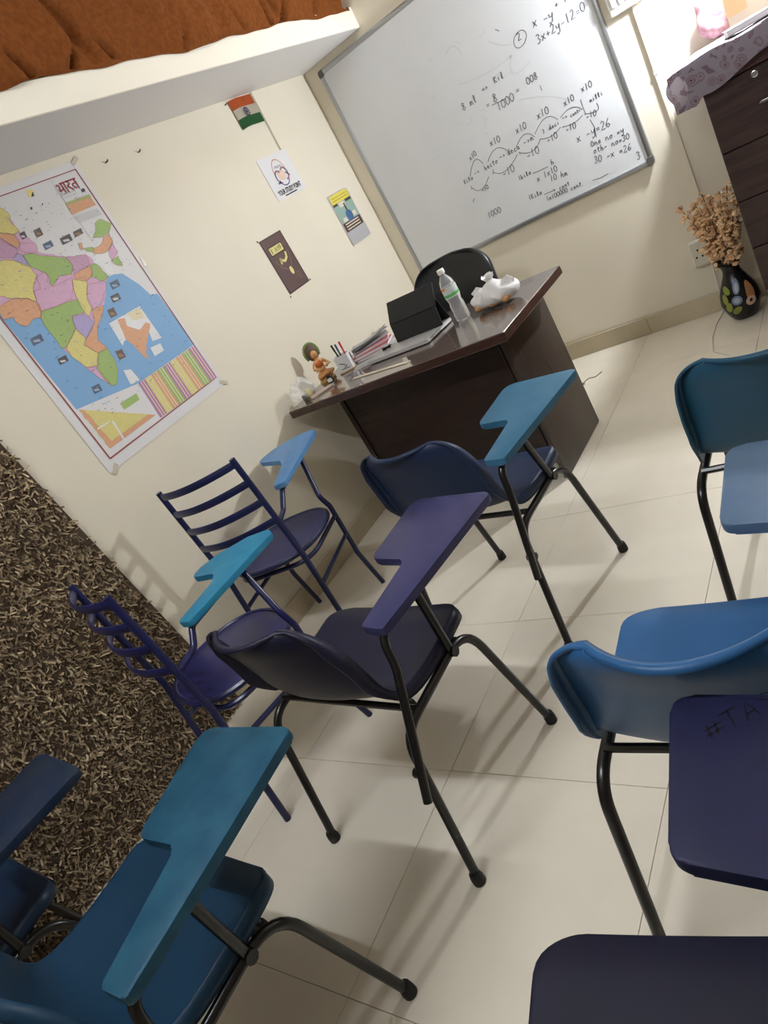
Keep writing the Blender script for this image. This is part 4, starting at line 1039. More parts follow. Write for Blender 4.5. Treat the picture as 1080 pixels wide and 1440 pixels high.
def link(name, me, parent, loc=(0, 0, 0), rotz=0.0):
    o = bpy.data.objects.new(name, me); COL.objects.link(o); o.parent = parent
    o.location = loc; o.rotation_euler[2] = rotz
    return o


def shell_chair(label, center, rot, AR, yaw, shell_m, tab_m, ztop=.66, sc=1.0):
    t = thing('tablet_arm_chair', label, 'chair', (center[0], center[1], 0), R(rot), 'plastic shell tablet chairs')
    add_shell(STUDENT_SHELL, shell_m, t)
    for s in (-1, 1):
        f = link('leg_frame', frame_me[s], t)
        link('rubber_foot', foot_me, f, (s * .2505, -.236, 0)); link('rubber_foot', foot_me, f, (s * .2525, .236, 0))
    link('crossbar', bar_me, t, (0, -.10, .429)); link('crossbar', bar_me, t, (0, .11, .431))
    c, sn = math.cos(R(-rot)), math.sin(R(-rot))
    dx, dy = AR[0] - center[0], AR[1] - center[1]
    lx, ly = dx * c - dy * sn, dx * sn + dy * c
    ry = R(yaw - rot)
    me = tab_me.copy(); me.materials.append(tab_m)
    if sc != 1.0:
        me.transform(Matrix.Diagonal((sc, sc, 1, 1)))
    tb = link('writing_tablet', me, t, (lx, ly, ztop), ry)
    T = lambda u, v, z: Vector((lx + u * math.cos(ry) - v * math.sin(ry), ly + u * math.sin(ry) + v * math.cos(ry), z))
    a = T(-.05, .17, ztop - .021)
    bm = BM(); tube(bm, [(.24, .075, .424), (a.x, a.y - .01, a.z + .0)], .011, 10)
    tube(bm, [(.228, .075, .43), (.256, .075, .43)], .014, 8); obj('tablet_post', bm, M['black_tube'], t)
    e = T(-.038, .03, ztop - .03); e2 = T(-.045, .16, ztop - .03)
    bm = BM(); tube(bm, fillet([(.265, -.232, .285), (e.x + .004, e.y - .035, .55), (e.x, e.y - .02, ztop - .031), tuple(e2)], [.12, .045], 7), .0105, 10)
    tube(bm, [(.244, -.2, .34), (.27, -.2, .34)], .012, 8); obj('tablet_arm', bm, M['black_tube'], t)
    return t, tb


def plastic(name, c, rough=.35, noise=.05):
    return mat(name, srgb(*c), rough + .1, noise=noise, nscale=9, bump=.03, bscale=300, spec=.32)


def painted(name, c, wear=None, rough=.45):
    return mat(name, srgb(*c), rough, col2=srgb(*(wear or tuple(min(255, int(v * 1.12)) for v in c))), nscale=14, detail=9, bump=.06, bscale=120, spec=.3)


chP, _ = shell_chair('purple shell chair with purple tablet in the middle of the room', (1.178, -2.927), -4.2, (1.456, -3.037), -8.7,
                     plastic('dark_purple_plastic', (27, 27, 48)), painted('purple_board', (52, 52, 88)))
chQ, _ = shell_chair('navy shell chair with teal blue tablet, in front of the desk', (1.21, -2.183), -6.5, (1.506, -2.404), -8.9,
                     plastic('navy_plastic', (30, 44, 74)), painted('teal_blue_board', (46, 98, 128), (58, 108, 138)))
chR, _ = shell_chair('teal shell chair with scuffed teal tablet in the near left foreground', (1.08, -3.665), -3.2, (1.412, -3.773), 4.0,
                     plastic('teal_plastic', (18, 50, 74)), painted('scuffed_teal_board', (22, 66, 90), (36, 82, 104)))
chT, _ = shell_chair('bright blue shell chair seen from behind at the right edge', (2.1, -3.012), 3, (2.312, -3.1), -4.3,
                     plastic('bright_blue_plastic', (44, 92, 142), .3), painted('slate_blue_board', (80, 104, 134), (92, 116, 144)))
chS, _ = shell_chair('teal shell chair at the right edge, furthest forward in its column', (2.155, -2.18), 0, (2.42, -2.28), -6,
                     plastic('grey_teal_plastic', (34, 78, 104)), painted('dull_blue_board', (60, 96, 130)))
chW, tbW = shell_chair('purple shell chair whose tablet carries the scrawl #TASh', (2.145, -3.62), 12, (2.339, -3.672), 1,
                       plastic('violet_plastic', (22, 22, 42), .55), painted('violet_board', (30, 32, 60)), .70, .87)
chV, _ = shell_chair('dark blue chair cut off at the left edge beside the rug', (.41, -3.81), -3, (.708, -3.915), -5,
                     plastic('dark_blue_plastic', (18, 37, 60)), painted('worn_navy_board', (22, 37, 60), (36, 45, 60)))
# scrawl on the tablet of the chair beside the viewer
bm = BM(); handwriting(bm, '#TASh', (-.181, .356), (-.088, .424), .002, lambda p: Vector((p.x, p.y, .0004)), 1.15, 0, random.Random(1))
o = obj('scrawl', bm, mat('biro_ink', srgb(8, 8, 14), .5), tbW, smooth=False); o['label'] = 'black handwritten #TASh'


# ------------------------------------------------------------------ ladder-back metal chairs
M['navy_paint'] = mat('navy_enamel', srgb(27, 30, 76), .3, noise=.15, nscale=25)
M['navy_dark'] = mat('dark_navy_enamel', srgb(26, 32, 72), .3, noise=.15, nscale=25)
M['navy_seat'] = mat('navy_seat', srgb(34, 36, 88), .35, noise=.12, nscale=14)


def ladder_chair(label, center, rot, AR, yaw, outline, frame_m, tab_m, ztop=.68):
    t = thing('ladder_back_chair', label, 'chair', (center[0], center[1], 0), R(rot), 'navy ladder back chairs')
    # rear posts run from foot to top rail
    for s in (-1, 1):
        bm = BM(); tube(bm, fillet([(s * .2, -.225, .0), (s * .188, -.185, .44), (s * .185, -.205, .889)], .2, 6), .0115, 10); obj('rear_post', bm, frame_m, t)
    for z in (.868, .785, .70, .615):
        n = 13; bm = BM(); pts = []
        for k in range(n):
            u = k / (n - 1) * 2 - 1
            pts.append((u * .186, -.2 - (z - .6) * .02 - .05 * (1 - u * u), z))
        tube(bm, pts, .01, 8, flat=(.015, .006, (0, 0, 1))); obj('back_slat', bm, frame_m, t)
    # round seat with a rolled rim
    pts = []
    for k in range(36):
        a = 2 * PI * k / 36
        c, s = math.cos(a), math.sin(a)
        pts.append((.205 * math.copysign(abs(c) ** .85, c), .2 * math.copysign(abs(s) ** .85, s)))
    st = obj('seat', prism(BM(), pts, .425, .442, .004, 2), M['navy_seat'], t)
    bm = BM(); P = [(x, y, .436) for x, y in pts]; tube(bm, P + [P[0]], .011, 8, cap=False); obj('seat_rim', bm, frame_m, st)
    c, sn = math.cos(R(-rot)), math.sin(R(-rot))
    dx, dy = AR[0] - center[0], AR[1] - center[1]
    lx, ly = dx * c - dy * sn, dx * sn + dy * c
    ry = R(yaw - rot)
    T = lambda u, v, z: Vector((lx + u * math.cos(ry) - v * math.sin(ry), ly + u * math.sin(ry) + v * math.cos(ry), z))
    vmax = max(p[1] for p in outline)
    tp = T(-.055, vmax * .62, ztop - .022)
    bm = BM(); tube(bm, fillet([(.176, .19, 0), (.176, .15, .2), (.178, .165, .44), (.165, .155, .5), tuple(tp)], [.1, .06, .05], 5), .0105, 10); obj('front_leg', bm, frame_m, t)
    bm = BM(); tube(bm, fillet([(-.174, .19, 0), (-.17, .15, .2), (-.165, .135, .43)], .1, 5), .0105, 10); obj('front_leg', bm, frame_m, t)
    for s in (-1, 1):
        bm = BM(); tube(bm, [(s * .192, -.196, .30), (s * .176, .158, .30)], .009, 8); obj('stretcher', bm, frame_m, t)
    bm = BM(); tube(bm, fillet([(-.18, .15, .395), (-.19, -.16, .395), (.19, -.16, .395), (.178, .15, .395)], .1, 6), .0095, 8); obj('under_seat_rail', bm, frame_m, t)
    tb = obj('writing_tablet', prism(BM(), outline, -.02, 0, .004, 2), tab_m, t)
    tb.location = (lx, ly, ztop); tb.rotation_euler[2] = ry
    e = T(-.035, .015, ztop - .028); e2 = T(-.045, .12, ztop - .028)
    bm = BM(); tube(bm, fillet([(.187, -.195, .595), ((.187 + e.x) / 2, -.11, .605), tuple(e), tuple(e2)], [.04, .03], 5), .0105, 10); obj('tablet_arm', bm, frame_m, t)
    return t


LEAF_A = round_poly([(0, 0), (0, .50), (-.03, .535), (-.13, .55), (-.235, .515), (-.29, .445), (-.265, .405), (-.12, .29), (-.085, .22), (-.055, .0)], [.01, .03, .03, .06, .06, .03, .02, .03, .03, .015], 5)
LEAF_B = round_poly([(0, 0), (0, .41), (-.04, .435), (-.13, .415), (-.215, .345), (-.262, .262), (-.235, .222), (-.12, .226), (-.085, .18), (-.06, .0)], [.01, .03, .03, .06, .06, .03, .015, .02, .03, .015], 5)
ladder_chair('navy ladder back chair with light blue tablet, nearest the desk', (.265, -2.194), 14.2, (.461, -2.175), 21, LEAF_A, M['navy_dark'],
             painted('light_blue_board', (84, 130, 180), (92, 138, 186)))
ladder_chair('navy ladder back chair with bright turquoise tablet, in front of the shag rug', (.547, -2.84), -15.3, (.695, -2.96), -1.5, LEAF_B, M['navy_paint'],
             painted('turquoise_board', (36, 122, 160), (50, 134, 168)))

# ------------------------------------------------------------------ teacher's chair
tc = thing('teacher_chair', 'black plastic chair with rounded back behind the desk', 'chair', (.555, -.74, 0), PI)
add_shell(TEACHER_SHELL, M['black_plastic'], tc)
for s in (-1, 1):
    bm = BM(); tube(bm, fillet([(s * .23, -.22, .0), (s * .215, -.16, .415), (s * .215, .14, .43), (s * .23, .2, .0)], [.06, .08], 6), .011, 8); obj('leg_frame', bm, M['black_tube'], tc)
bm = BM(); tube(bm, [(-.216, .05, .43), (.216, .05, .43)], .009, 8); obj('crossbar', bm, M['black_tube'], tc)

# ------------------------------------------------------------------ things on the desk (top at z = .75)
DZ = .7502
lt = thing('laptop', 'closed silver laptop lying flat on the desk under the black tablet', 'laptop', (.595, -1.205, DZ), R(-5))
M['silver'] = mat('silver_shell', srgb(186, 184, 183), .35)
bm = prism(BM(), round_poly([(-.185, -.115), (.185, -.115), (.185, .115), (-.185, .115)], .012), .004, .012, .0015, 1); obj('base', bm, M['silver'], lt)
bm = prism(BM(), round_poly([(-.185, -.115), (.185, -.115), (.185, .115), (-.185, .115)], .012), .0125, .019, .002, 1); obj('lid', bm, M['silver'], lt)
for x in (-.15, .15):
    for y in (-.09, .09):
        bm = BM(); lathe(bm, [(.008, 0), (.008, .0045)], 10, (x, y, 0)); obj('foot_pad', bm, M['rubber'], lt)
bm = box(BM(), (.182, -.06, .0065), (.1862, .09, .0105)); obj('side_ports', bm, M['white_plastic'], lt, smooth=False)

tbc = thing('tablet_computer', 'black tablet computer standing in a folded black case on laptop', 'tablet', (.655, -1.19, DZ + .0195), R(-4))
M['black_case'] = mat('black_case', srgb(20, 20, 22), .55, bump=.1, bscale=500)
bm = BM(); box(bm, (-.135, -.004, 0), (.135, .004, .085), .002, 1, Matrix.Rotation(R(-8), 4, 'X')); obj('lower_flap', bm, M['black_case'], tbc)
bm = BM(); box(bm, (-.137, -.004, 0), (.137, .005, .105), .003, 1, Matrix.Translation((0, .012, .084)) @ Matrix.Rotation(R(-32), 4, 'X')); obj('screen_half', bm, M['black_case'], tbc)
bm = BM(); box(bm, (-.13, -.003, 0), (.13, .003, .125), .002, 1, Matrix.Translation((0, .085, .0)) @ Matrix.Rotation(R(20), 4, 'X')); obj('support_flap', bm, M['black_case'], tbc)

cb = BM()
pts = []
for k in range(60):
    a = k * .55
    pts.append((.016 * math.cos(a) * (1 + .4 * math.sin(k * .37)), .013 * math.sin(a * 1.1), .004 + .012 * abs(math.sin(k * .23))))
tube(cb, pts, .0018, 5)
o = obj('earphone_cable', cb, M['rubber'], loc=(.49, -1.235, DZ + .0195)); tag(o, 'tangle of black cable on the laptop', 'cable')

def slab(name, label, cat, c, size, rot, m, group=None, z=0):
    t = thing(name, label, cat, (c[0], c[1], DZ + z), R(rot), group)
    w, d, h = size
    bm = box(BM(), (-w / 2, -d / 2, 0), (w / 2, d / 2, h * .12), .0008, 1); obj('cover', bm, m, t, smooth=False)
    bm = box(BM(), (-w / 2, -d / 2, h * .88), (w / 2, d / 2, h), .0008, 1); obj('cover', bm, m, t, smooth=False)
    bm = box(BM(), (-w / 2 + .003, -d / 2 + .003, h * .12), (w / 2 - .001, d / 2 - .003, h * .88)); obj('page_block', bm, M['paper'], t, smooth=False)
    return t

slab('notebook', 'pale grey notebook at the bottom of the desk stack', 'book', (.30, -1.09, 0), (.21, .15, .012), 8, mat('grey_cover', srgb(186, 184, 190), .5), 'books stacked on the desk')
slab('book', 'red book in the middle of the desk stack', 'book', (.305, -1.085, 0), (.2, .14, .016), 20, mat('red_cover', srgb(182, 78, 82), .45), 'books stacked on the desk', .0122)
slab('book', 'pink book on the desk stack under the loose papers', 'book', (.30, -1.075, 0), (.19, .13, .014), 32, mat('pink_cover', srgb(214, 128, 136), .45), 'books stacked on the desk', .0284)
for k, (dx, dy, rt) in enumerate(((0, 0, 40), (-.01, .012, 52), (.012, -.01, 28))):
    def fn(u, v, k=k):
        return ((u - .5) * .2, (v - .5) * .14, .002 * k + .012 * (u - .2) ** 2 * (1 + k) + .006 * math.sin(v * 3 + k))
    bm = BM(); grid_mesh(bm, fn, 8, 6); bmesh.ops.solidify(bm, geom=bm.faces[:], thickness=.0006)
    o = obj('paper_sheet', bm, M['paper'], loc=(.295 + dx, -1.07 + dy, DZ + .046 + .009 * k), rotz=R(rt))
    tag(o, ('loose white sheet lowest on the desk stack', 'loose white sheet in the middle of the papers on the desk stack', 'curled white sheet topmost on the desk stack')[k], 'paper', 'papers on the desk stack')
# loose paper in front of the stack
def fn(u, v): return ((u - .5) * .13, (v - .5) * .1, .0008 + .01 * max(0, u - .6) ** 2 + .004 * math.sin(v * 4) ** 2)
bm = BM(); grid_mesh(bm, fn, 8, 6); bmesh.ops.solidify(bm, geom=bm.faces[:], thickness=.0006)
o = obj('paper_slip', bm, M['paper'], loc=(.345, -1.235, DZ), rotz=R(22)); tag(o, 'white paper slip left of the laptop', 'paper')

ph = thing('pen_holder', 'white box pen holder on the desk between figurine and books', 'pen holder', (.215, -1.215, DZ), R(20))
for lo, hi in (((-.036, -.03, .004), (-.033, .03, .082)), ((.033, -.03, .004), (.036, .03, .082)), ((-.033, -.03, .004), (.033, -.027, .082)), ((-.033, .027, .004), (.033, .03, .082))):
    bm = box(BM(), lo, hi); obj('side', bm, M['paper'], ph, smooth=False)
bm = box(BM(), (-.042, -.036, 0), (.042, .036, .006), .001, 1); obj('base', bm, mat('pale_wood', srgb(176, 150, 108), .5, noise=.1), ph)
bm = BM(); ribbon(bm, [(-.02, .05), (0, .04), (.012, .03), (-.005, .022)], .004, lambda p: Vector((p.x, -.0304, p.y))); ribbon(bm, [(-.025, .02), (.022, .016)], .003, lambda p: Vector((p.x, -.0304, p.y)))
obj('printed_mark', bm, M['black_print'], ph, smooth=False)
for i, (dx, dy, tx, ty, c, nm) in enumerate(((-.015, 0, -.3, .1, (28, 28, 30), 'black'), (.018, .008, .05, .1, (196, 52, 52), 'red'), (-.022, .012, -.42, .2, (190, 210, 80), 'lime green'), (.004, -.01, .2, -.1, (60, 70, 120), 'blue'))):
    p = thing('pen', nm + ' pen standing in the white pen holder', 'pen', (.215 + dx, -1.215 + dy, DZ + .0062), 0, 'pens in the holder')
    pm2 = mat('pen_' + nm.replace(' ', '_'), srgb(*c), .35)
    d = Vector((tx * .3, ty * .3, 1)).normalized()
    bm = BM(); tube(bm, [d * .003, d * .1], .0042, 8); obj('barrel', bm, pm2, p)
    bm = BM(); tube(bm, [d * .1, d * .135], .005, 8); obj('cap', bm, pm2, p)

# seated figurine
fg = thing('figurine', 'small golden seated figurine with round green headdress by the wall', 'figurine', (.095, -1.25, DZ), R(60))
gold = mat('antique_gold', srgb(190, 150, 84), .4, noise=.2, nscale=60)
bm = BM(); lathe(bm, [(.042, 0), (.044, .008), (.036, .014), (.04, .022)], 20); obj('plinth', bm, gold, fg)
bm = BM()
blob(bm, (0, 0, .038), .04, .034, .018); blob(bm, (.028, -.022, .036), .022, .016, .013); blob(bm, (-.028, -.022, .036), .022, .016, .013)
blob(bm, (0, .004, .075), .024, .018, .038); blob(bm, (0, 0, .102), .03, .016, .014)
tube(bm, [(.028, 0, .1), (.04, -.016, .078), (.018, -.03, .068)], .008, 8); tube(bm, [(-.028, 0, .1), (-.042, -.016, .08), (-.02, -.03, .07)], .008, 8)
tube(bm, [(0, .002, .108), (0, -.002, .128)], .01, 8)
blob(bm, (0, -.004, .142), .019, .019, .022)
o = obj('body', bm, mat('figurine_skin', srgb(206, 150, 96), .45, noise=.12, nscale=50), fg)
rm = o.modifiers.new('join', 'REMESH'); rm.mode = 'VOXEL'; rm.voxel_size = .004; rm.use_smooth_shade = True
bm = BM(); blob(bm, (0, -.006, .092), .021, .016, .02); obj('orange_garment', bm, mat('orange_garment', srgb(198, 104, 48), .5), fg)
bm = BM(); blob(bm, (0, .01, .155), .036, .016, .044); obj('headdress', bm, mat('headdress_brown', srgb(92, 72, 56), .6), fg)
bm = BM()
for k in range(18):
    a = -.5 + k * (PI + 1.0) / 17
    blob(bm, (.038 * math.cos(a), .012, .155 + .046 * math.sin(a)), .0075, .007, .0075, 1)
obj('bead_rim', bm, mat('green_beads', srgb(120, 140, 84), .45), fg)
bm = BM(); tube(bm, [(-.045, -.034, .066), (.045, -.03, .074)], .0035, 6); obj('flute', bm, gold, fg)
bm = BM()
for s in (-1, 1): blob(bm, (s * .007, -.0225, .146), .003, .0015, .0025, 1)
tube(bm, [(-.006, -.0225, .134), (.006, -.0225, .134)], .0012, 5); obj('face_paint', bm, M['black_print'], fg)

ib = thing('ink_bottle', 'tiny black bottle with white label in front of the figurine', 'bottle', (.155, -1.305, DZ), R(25))
bm = prism(BM(), round_poly([(-.014, -.014), (.014, -.014), (.014, .014), (-.014, .014)], .004), 0, .026, .002, 1); obj('body', bm, M['rubber'], ib)
bm = BM(); lathe(bm, [(.009, .026), (.009, .036), (.007, .037)], 12); obj('cap', bm, M['rubber'], ib)
bm = box(BM(), (-.011, -.0148, .004), (.011, -.0141, .022)); obj('paper_label', bm, M['paper'], ib, smooth=False)

# clear polythene bag with trinkets at the desk's left end
clear = mat('clear_polythene', (1, 1, 1, 1), .12, trans=.0, alpha=.22, spec=.8)
cbg = thing('clear_bag', 'crumpled clear plastic bag at the left end of the desk', 'bag', (.095, -1.455, DZ))
bm = BM(); vv = blob(bm, (0, 0, .05), .06, .07, .05, 4)
for v in vv:
    n = math.sin(v.co.x * 90 + v.co.z * 60) * math.cos(v.co.y * 80) + .5 * math.sin(v.co.y * 170 + v.co.z * 130)
    v.co.x *= 1 + .1 * n; v.co.y *= 1 + .12 * n; v.co.z = max(.001, v.co.z * (1 + .15 * n))
obj('film', bm, clear, cbg)
for i, (dx, dy, c, lab) in enumerate(((-.012, .01, (200, 176, 120), 'tan eraser inside the clear bag'), (.012, -.016, (92, 84, 74), 'dark grey sharpener inside the clear bag'), (.0, .034, (206, 190, 120), 'pale yellow chalk box inside the clear bag'))):
    bm = box(BM(), (-.013, -.009, 0), (.013, .009, .022 + .008 * i), .003, 2)
    o = obj('stationery_piece', bm, mat('stationery_%d' % i, srgb(*c), .5), loc=(.095 + dx, -1.455 + dy, DZ + .0022), rotz=.6 * i)
    tag(o, lab, 'stationery')
bm = box(BM(), (-.06, -.011, 0), (.06, .011, .012), .002, 1)
o = obj('pencil_box', bm, mat('pale_pink_box', srgb(196, 174, 160), .5), loc=(.185, -1.435, DZ), rotz=R(52)); tag(o, 'slim pale pink box lying at the left end of desk', 'box')
rl = box(BM(), (-.19, -.011, 0), (.19, .011, .003), .0006, 1)
o = obj('ruler', rl, mat('pale_ruler', srgb(196, 184, 164), .4), loc=(.56, -1.455, DZ), rotz=R(-12)); tag(o, 'long pale ruler lying along the front edge of the desk', 'ruler')

# water bottle
wbtl = thing('water_bottle', 'clear plastic water bottle with green and orange label on desk', 'bottle', (.88, -1.17, DZ))
pet = mat('clear_pet', (.93, .95, .96, 1), .08, trans=.75, ior=1.2, spec=.6)
bm = BM(); lathe(bm, [(.026, 0), (.032, .006), (.033, .03), (.031, .05), (.033, .07), (.0285, .088), (.0325, .105), (.033, .16), (.029, .18), (.017, .2), (.0125, .206), (.0125, .215)], 24); obj('body', bm, pet, wbtl)
bm = BM(); lathe(bm, [(.0155, .213), (.016, .216), (.016, .231), (.0145, .233)], 20); obj('screw_cap', bm, M['white_plastic'], wbtl)
bm = BM(); lathe(bm, [(.0338, .11), (.0338, .158)], 24, cap=False); lb = obj('wrap_label', bm, mat('label_film', srgb(226, 232, 230), .3, alpha=.75), wbtl)
bm = BM(); lathe(bm, [(.0343, .116), (.0343, .128)], 24, cap=False); obj('green_band', bm, mat('label_green', srgb(96, 178, 92), .4), wbtl)
bm = BM(); V = []
for k in range(6):
    a = R(200 + k * 14); V.append(((.0343 * math.cos(a), .0343 * math.sin(a), .148), (.0343 * math.cos(a), .0343 * math.sin(a), .158)))
for k in range(5): flat_poly(bm, [V[k][0], V[k + 1][0], V[k + 1][1], V[k][1]])
obj('orange_patch', bm, mat('label_orange', srgb(226, 134, 66), .4), wbtl)

# white carrier bag of food
fb = thing('carrier_bag', 'knotted white plastic carrier bag with food on the desk corner', 'bag', (1.055, -1.155, DZ), R(-8))
film = mat('white_film', srgb(236, 234, 232), .3, alpha=.86)
bm = BM(); vv = blob(bm, (0, 0, .042), .115, .075, .045, 4)
for v in vv:
    n = math.sin(v.co.x * 70 + 40 * v.co.z) * math.cos(v.co.y * 60 + v.co.z * 50) + .6 * math.sin(v.co.x * 130 - v.co.y * 90 + v.co.z * 80)
    v.co.x *= 1 + .05 * n; v.co.y *= 1 + .06 * n
    v.co.z = max(.0012, v.co.z * (1 + .1 * n) + .02 * math.exp(-(v.co.x / .03) ** 2 - (v.co.y / .04) ** 2))
obj('bag_body', bm, film, fb)
bm = BM(); rr = random.Random(5)
for k in range(9):
    a = k * 2 * PI / 9; l = rr.uniform(.025, .05)
    d = Vector((math.cos(a) * .6, math.sin(a) * .6, 1)).normalized()
    s = Vector((-math.sin(a), math.cos(a), 0)) * .012
    p = Vector((0, 0, .09))
    q = p + d * l
    flat_poly(bm, [p - s * .5, p + s * .5, q + s * 1.4 + Vector((0, 0, -.006)), q, q - s * 1.4])
obj('knot', bm, film, fb, smooth=False)
bm = BM()
for sx in (-1, 1):
    tube(bm, [(sx * .05, .0, .075), (sx * .08, .01, .085), (sx * .105, .0, .07)], .006, 8, flat=(.012, .003, (0, 0, 1)))
obj('handle_loops', bm, film, fb)
bm = BM()
for k in range(7):
    blob(bm, (-.07 + .023 * k, -.045 + .006 * (k % 3), .024), .021, .025, .017, 2)
obj('contents', bm, mat('fried_food', srgb(196, 150, 104), .6, noise=.2, nscale=60), fb)

# ------------------------------------------------------------------ chest of drawers with printed cloth
CX0, CX1, CY0, CH = 1.862, 2.78, -.445, 1.165
cab = thing('drawer_chest', 'dark brown wooden chest of drawers against the back wall', 'cabinet', (2.32, -.235, 0))
ox, oy_ = 2.32, -.235
def cbox(lo, hi, bev=.002): return box(BM(), (lo[0] - ox, lo[1] - oy_, lo[2]), (hi[0] - ox, hi[1] - oy_, hi[2]), bev, 1)
obj('body', cbox((CX0, CY0 + .02, 0), (CX1, -.016, CH - .025)), M['cabinet'], cab, smooth=False)
obj('top_board', cbox((CX0 - .03, CY0 - .008, CH - .0245), (CX1 + .02, -.016, CH), .004), M['cabinet'], cab, smooth=False)
obj('top_rail', cbox((CX0, CY0 - .001, 1.045), (CX1, CY0 + .0195, CH - .025)), mat('plum_rail', srgb(76, 50, 50), .35), cab, smooth=False)
zs_ = [.02, .176, .376, .583, .79, 1.042]
for k in range(5):
    d = obj('drawer', cbox((CX0 + .003, CY0, zs_[k] + .002), (CX1 - .003, CY0 + .0195, zs_[k + 1] - .002), .003), M['cabinet'], cab, smooth=False)
    for hx in (2.09, 2.55):
        zc = (zs_[k] + zs_[k + 1]) / 2
        bm = BM(); tube(bm, fillet([(hx - .05 - ox, CY0 - oy_, zc), (hx - .045 - ox, CY0 - .026 - oy_, zc), (hx + .045 - ox, CY0 - .026 - oy_, zc), (hx + .05 - ox, CY0 - oy_, zc)], .012, 4), .006, 8)
        obj('handle', bm, M['steel'], d)
    if k == 4:
        bm = BM(); lathe(bm, [(.009, 0), (.0125, .001), (.0125, .004), (.009, .005), (.008, .002)], 18, M=Matrix.Translation((2.05 - ox, CY0 - oy_, 1.018)) @ Matrix.Rotation(PI / 2, 4, 'X'))
        obj('lock', bm, M['steel'], d)

cm = bpy.data.materials.new('printed_cloth'); cm.use_nodes = True
nt = cm.node_tree; bs = nt.nodes['Principled BSDF']; bs.inputs['Roughness'].default_value = .8
tcn = nt.nodes.new('ShaderNodeTexCoord')
nz = nt.nodes.new('ShaderNodeTexNoise'); nz.inputs['Scale'].default_value = 9
mx = nt.nodes.new('ShaderNodeMixRGB'); mx.blend_type = 'ADD'; mx.inputs[0].default_value = .06
vo = nt.nodes.new('ShaderNodeTexVoronoi'); vo.inputs['Scale'].default_value = 26
rp = nt.nodes.new('ShaderNodeValToRGB'); rp.color_ramp.interpolation = 'CONSTANT'
stops = [(0, (122, 92, 104)), (.12, (186, 168, 176)), (.2, (130, 104, 116)), (.26, (176, 166, 180)), (.36, (172, 140, 152)), (.42, (150, 138, 152)), (.47, (178, 170, 184)), (.8, (142, 124, 140))]
while len(rp.color_ramp.elements) < len(stops): rp.color_ramp.elements.new(.5)
for e, (p, c) in zip(rp.color_ramp.elements, stops): e.position = p; e.color = srgb(*c)
nt.links.new(tcn.outputs['Object'], nz.inputs['Vector']); nt.links.new(tcn.outputs['Object'], mx.inputs[1]); nt.links.new(nz.outputs['Color'], mx.inputs[2])
nt.links.new(mx.outputs[0], vo.inputs['Vector']); nt.links.new(vo.outputs['Distance'], rp.inputs[0]); nt.links.new(rp.outputs[0], bs.inputs['Base Color'])
cl = thing('table_cover', 'lilac grey paisley cloth draped over the chest of drawers', 'cloth', (2.32, -.235, CH))
def cloth_fn(u, v):
    x = 1.765 + (2.82 - 1.765) * u
    over = max(0, (CX0 - .03 - x))
    if v < .55:
        y = -.02 + (CY0 - .016 + .02) * (v / .55); z = CH + .004 + .004 * math.sin(x * 30) * math.sin(y * 20 + 1) ** 2
    else:
        t = (v - .55) / .45
        drop = .115 + .02 * math.sin(x * 14) - .02 * min(1, max(0, (x - 1.9) / .3)) + (.03 if x < 1.87 else 0) * min(1, (1.87 - x) / .03 if x < 1.87 else 0)
        z = CH + .004 - drop * t; y = CY0 - .016 - .02 * math.sin(PI * min(1, t * 1.2) * .5) - .006 * math.sin(x * 46) * t
    if over > 0:
        z -= .018 * (over / .07) ** 1.5
        y += .0
    return (x - 2.32, y + .235, z - CH)
bm = BM(); grid_mesh(bm, cloth_fn, 70, 34); bmesh.ops.solidify(bm, geom=bm.faces[:], thickness=.0025); bmesh.ops.recalc_face_normals(bm, faces=bm.faces)
obj('top_sheet', bm, cm, cl)
bm = BM(); vv = blob(bm, (1.797 - 2.32, -.43 + .235, -.078), .05, .066, .078, 4)
for v in vv:
    n = math.sin(v.co.z * 50 + v.co.x * 30) + .6 * math.sin(v.co.y * 70 + v.co.z * 20)
    v.co.x += .004 * n; v.co.y += .005 * n
obj('corner_bunch', bm, cm, cl)

# things on the chest, by the wall
pk = mat('pink_floral', srgb(214, 176, 176), .7, col2=srgb(170, 120, 130), nscale=40)
bm = BM(); vv = blob(bm, (0, 0, .1), .075, .028, .1, 3)
for v in vv:
    v.co.x *= 1 + .12 * math.sin(v.co.z * 40); v.co.y *= 1 + .2 * math.sin(v.co.z * 60 + v.co.x * 40); v.co.z = max(v.co.z, 0)
o = obj('cloth_pouch', bm, pk, loc=(1.93, -.06, CH + .0085)); tag(o, 'pink floral cloth pouch leaning on the back wall above chest', 'pouch')
t = thing('cardboard_box', 'upright cream cardboard box on the chest of drawers', 'box', (2.06, -.14, CH + .009))
bm = box(BM(), (-.075, -.04, 0), (.075, .04, .2), .002, 1); obj('carton', bm, mat('cream_card', srgb(214, 200, 172), .6), t, smooth=False)
bm = box(BM(), (-.075, -.0415, .05), (.0, -.0405, .15)); obj('orange_panel', bm, mat('orange_card', srgb(214, 178, 132), .6), t, smooth=False)
t = slab('book', 'dull green book lying flat on the chest of drawers', 'book', (2.06, -.33, 0), (.16, .11, .022), 14, mat('green_cover', srgb(128, 138, 120), .5)); t.location.z = CH + .0095

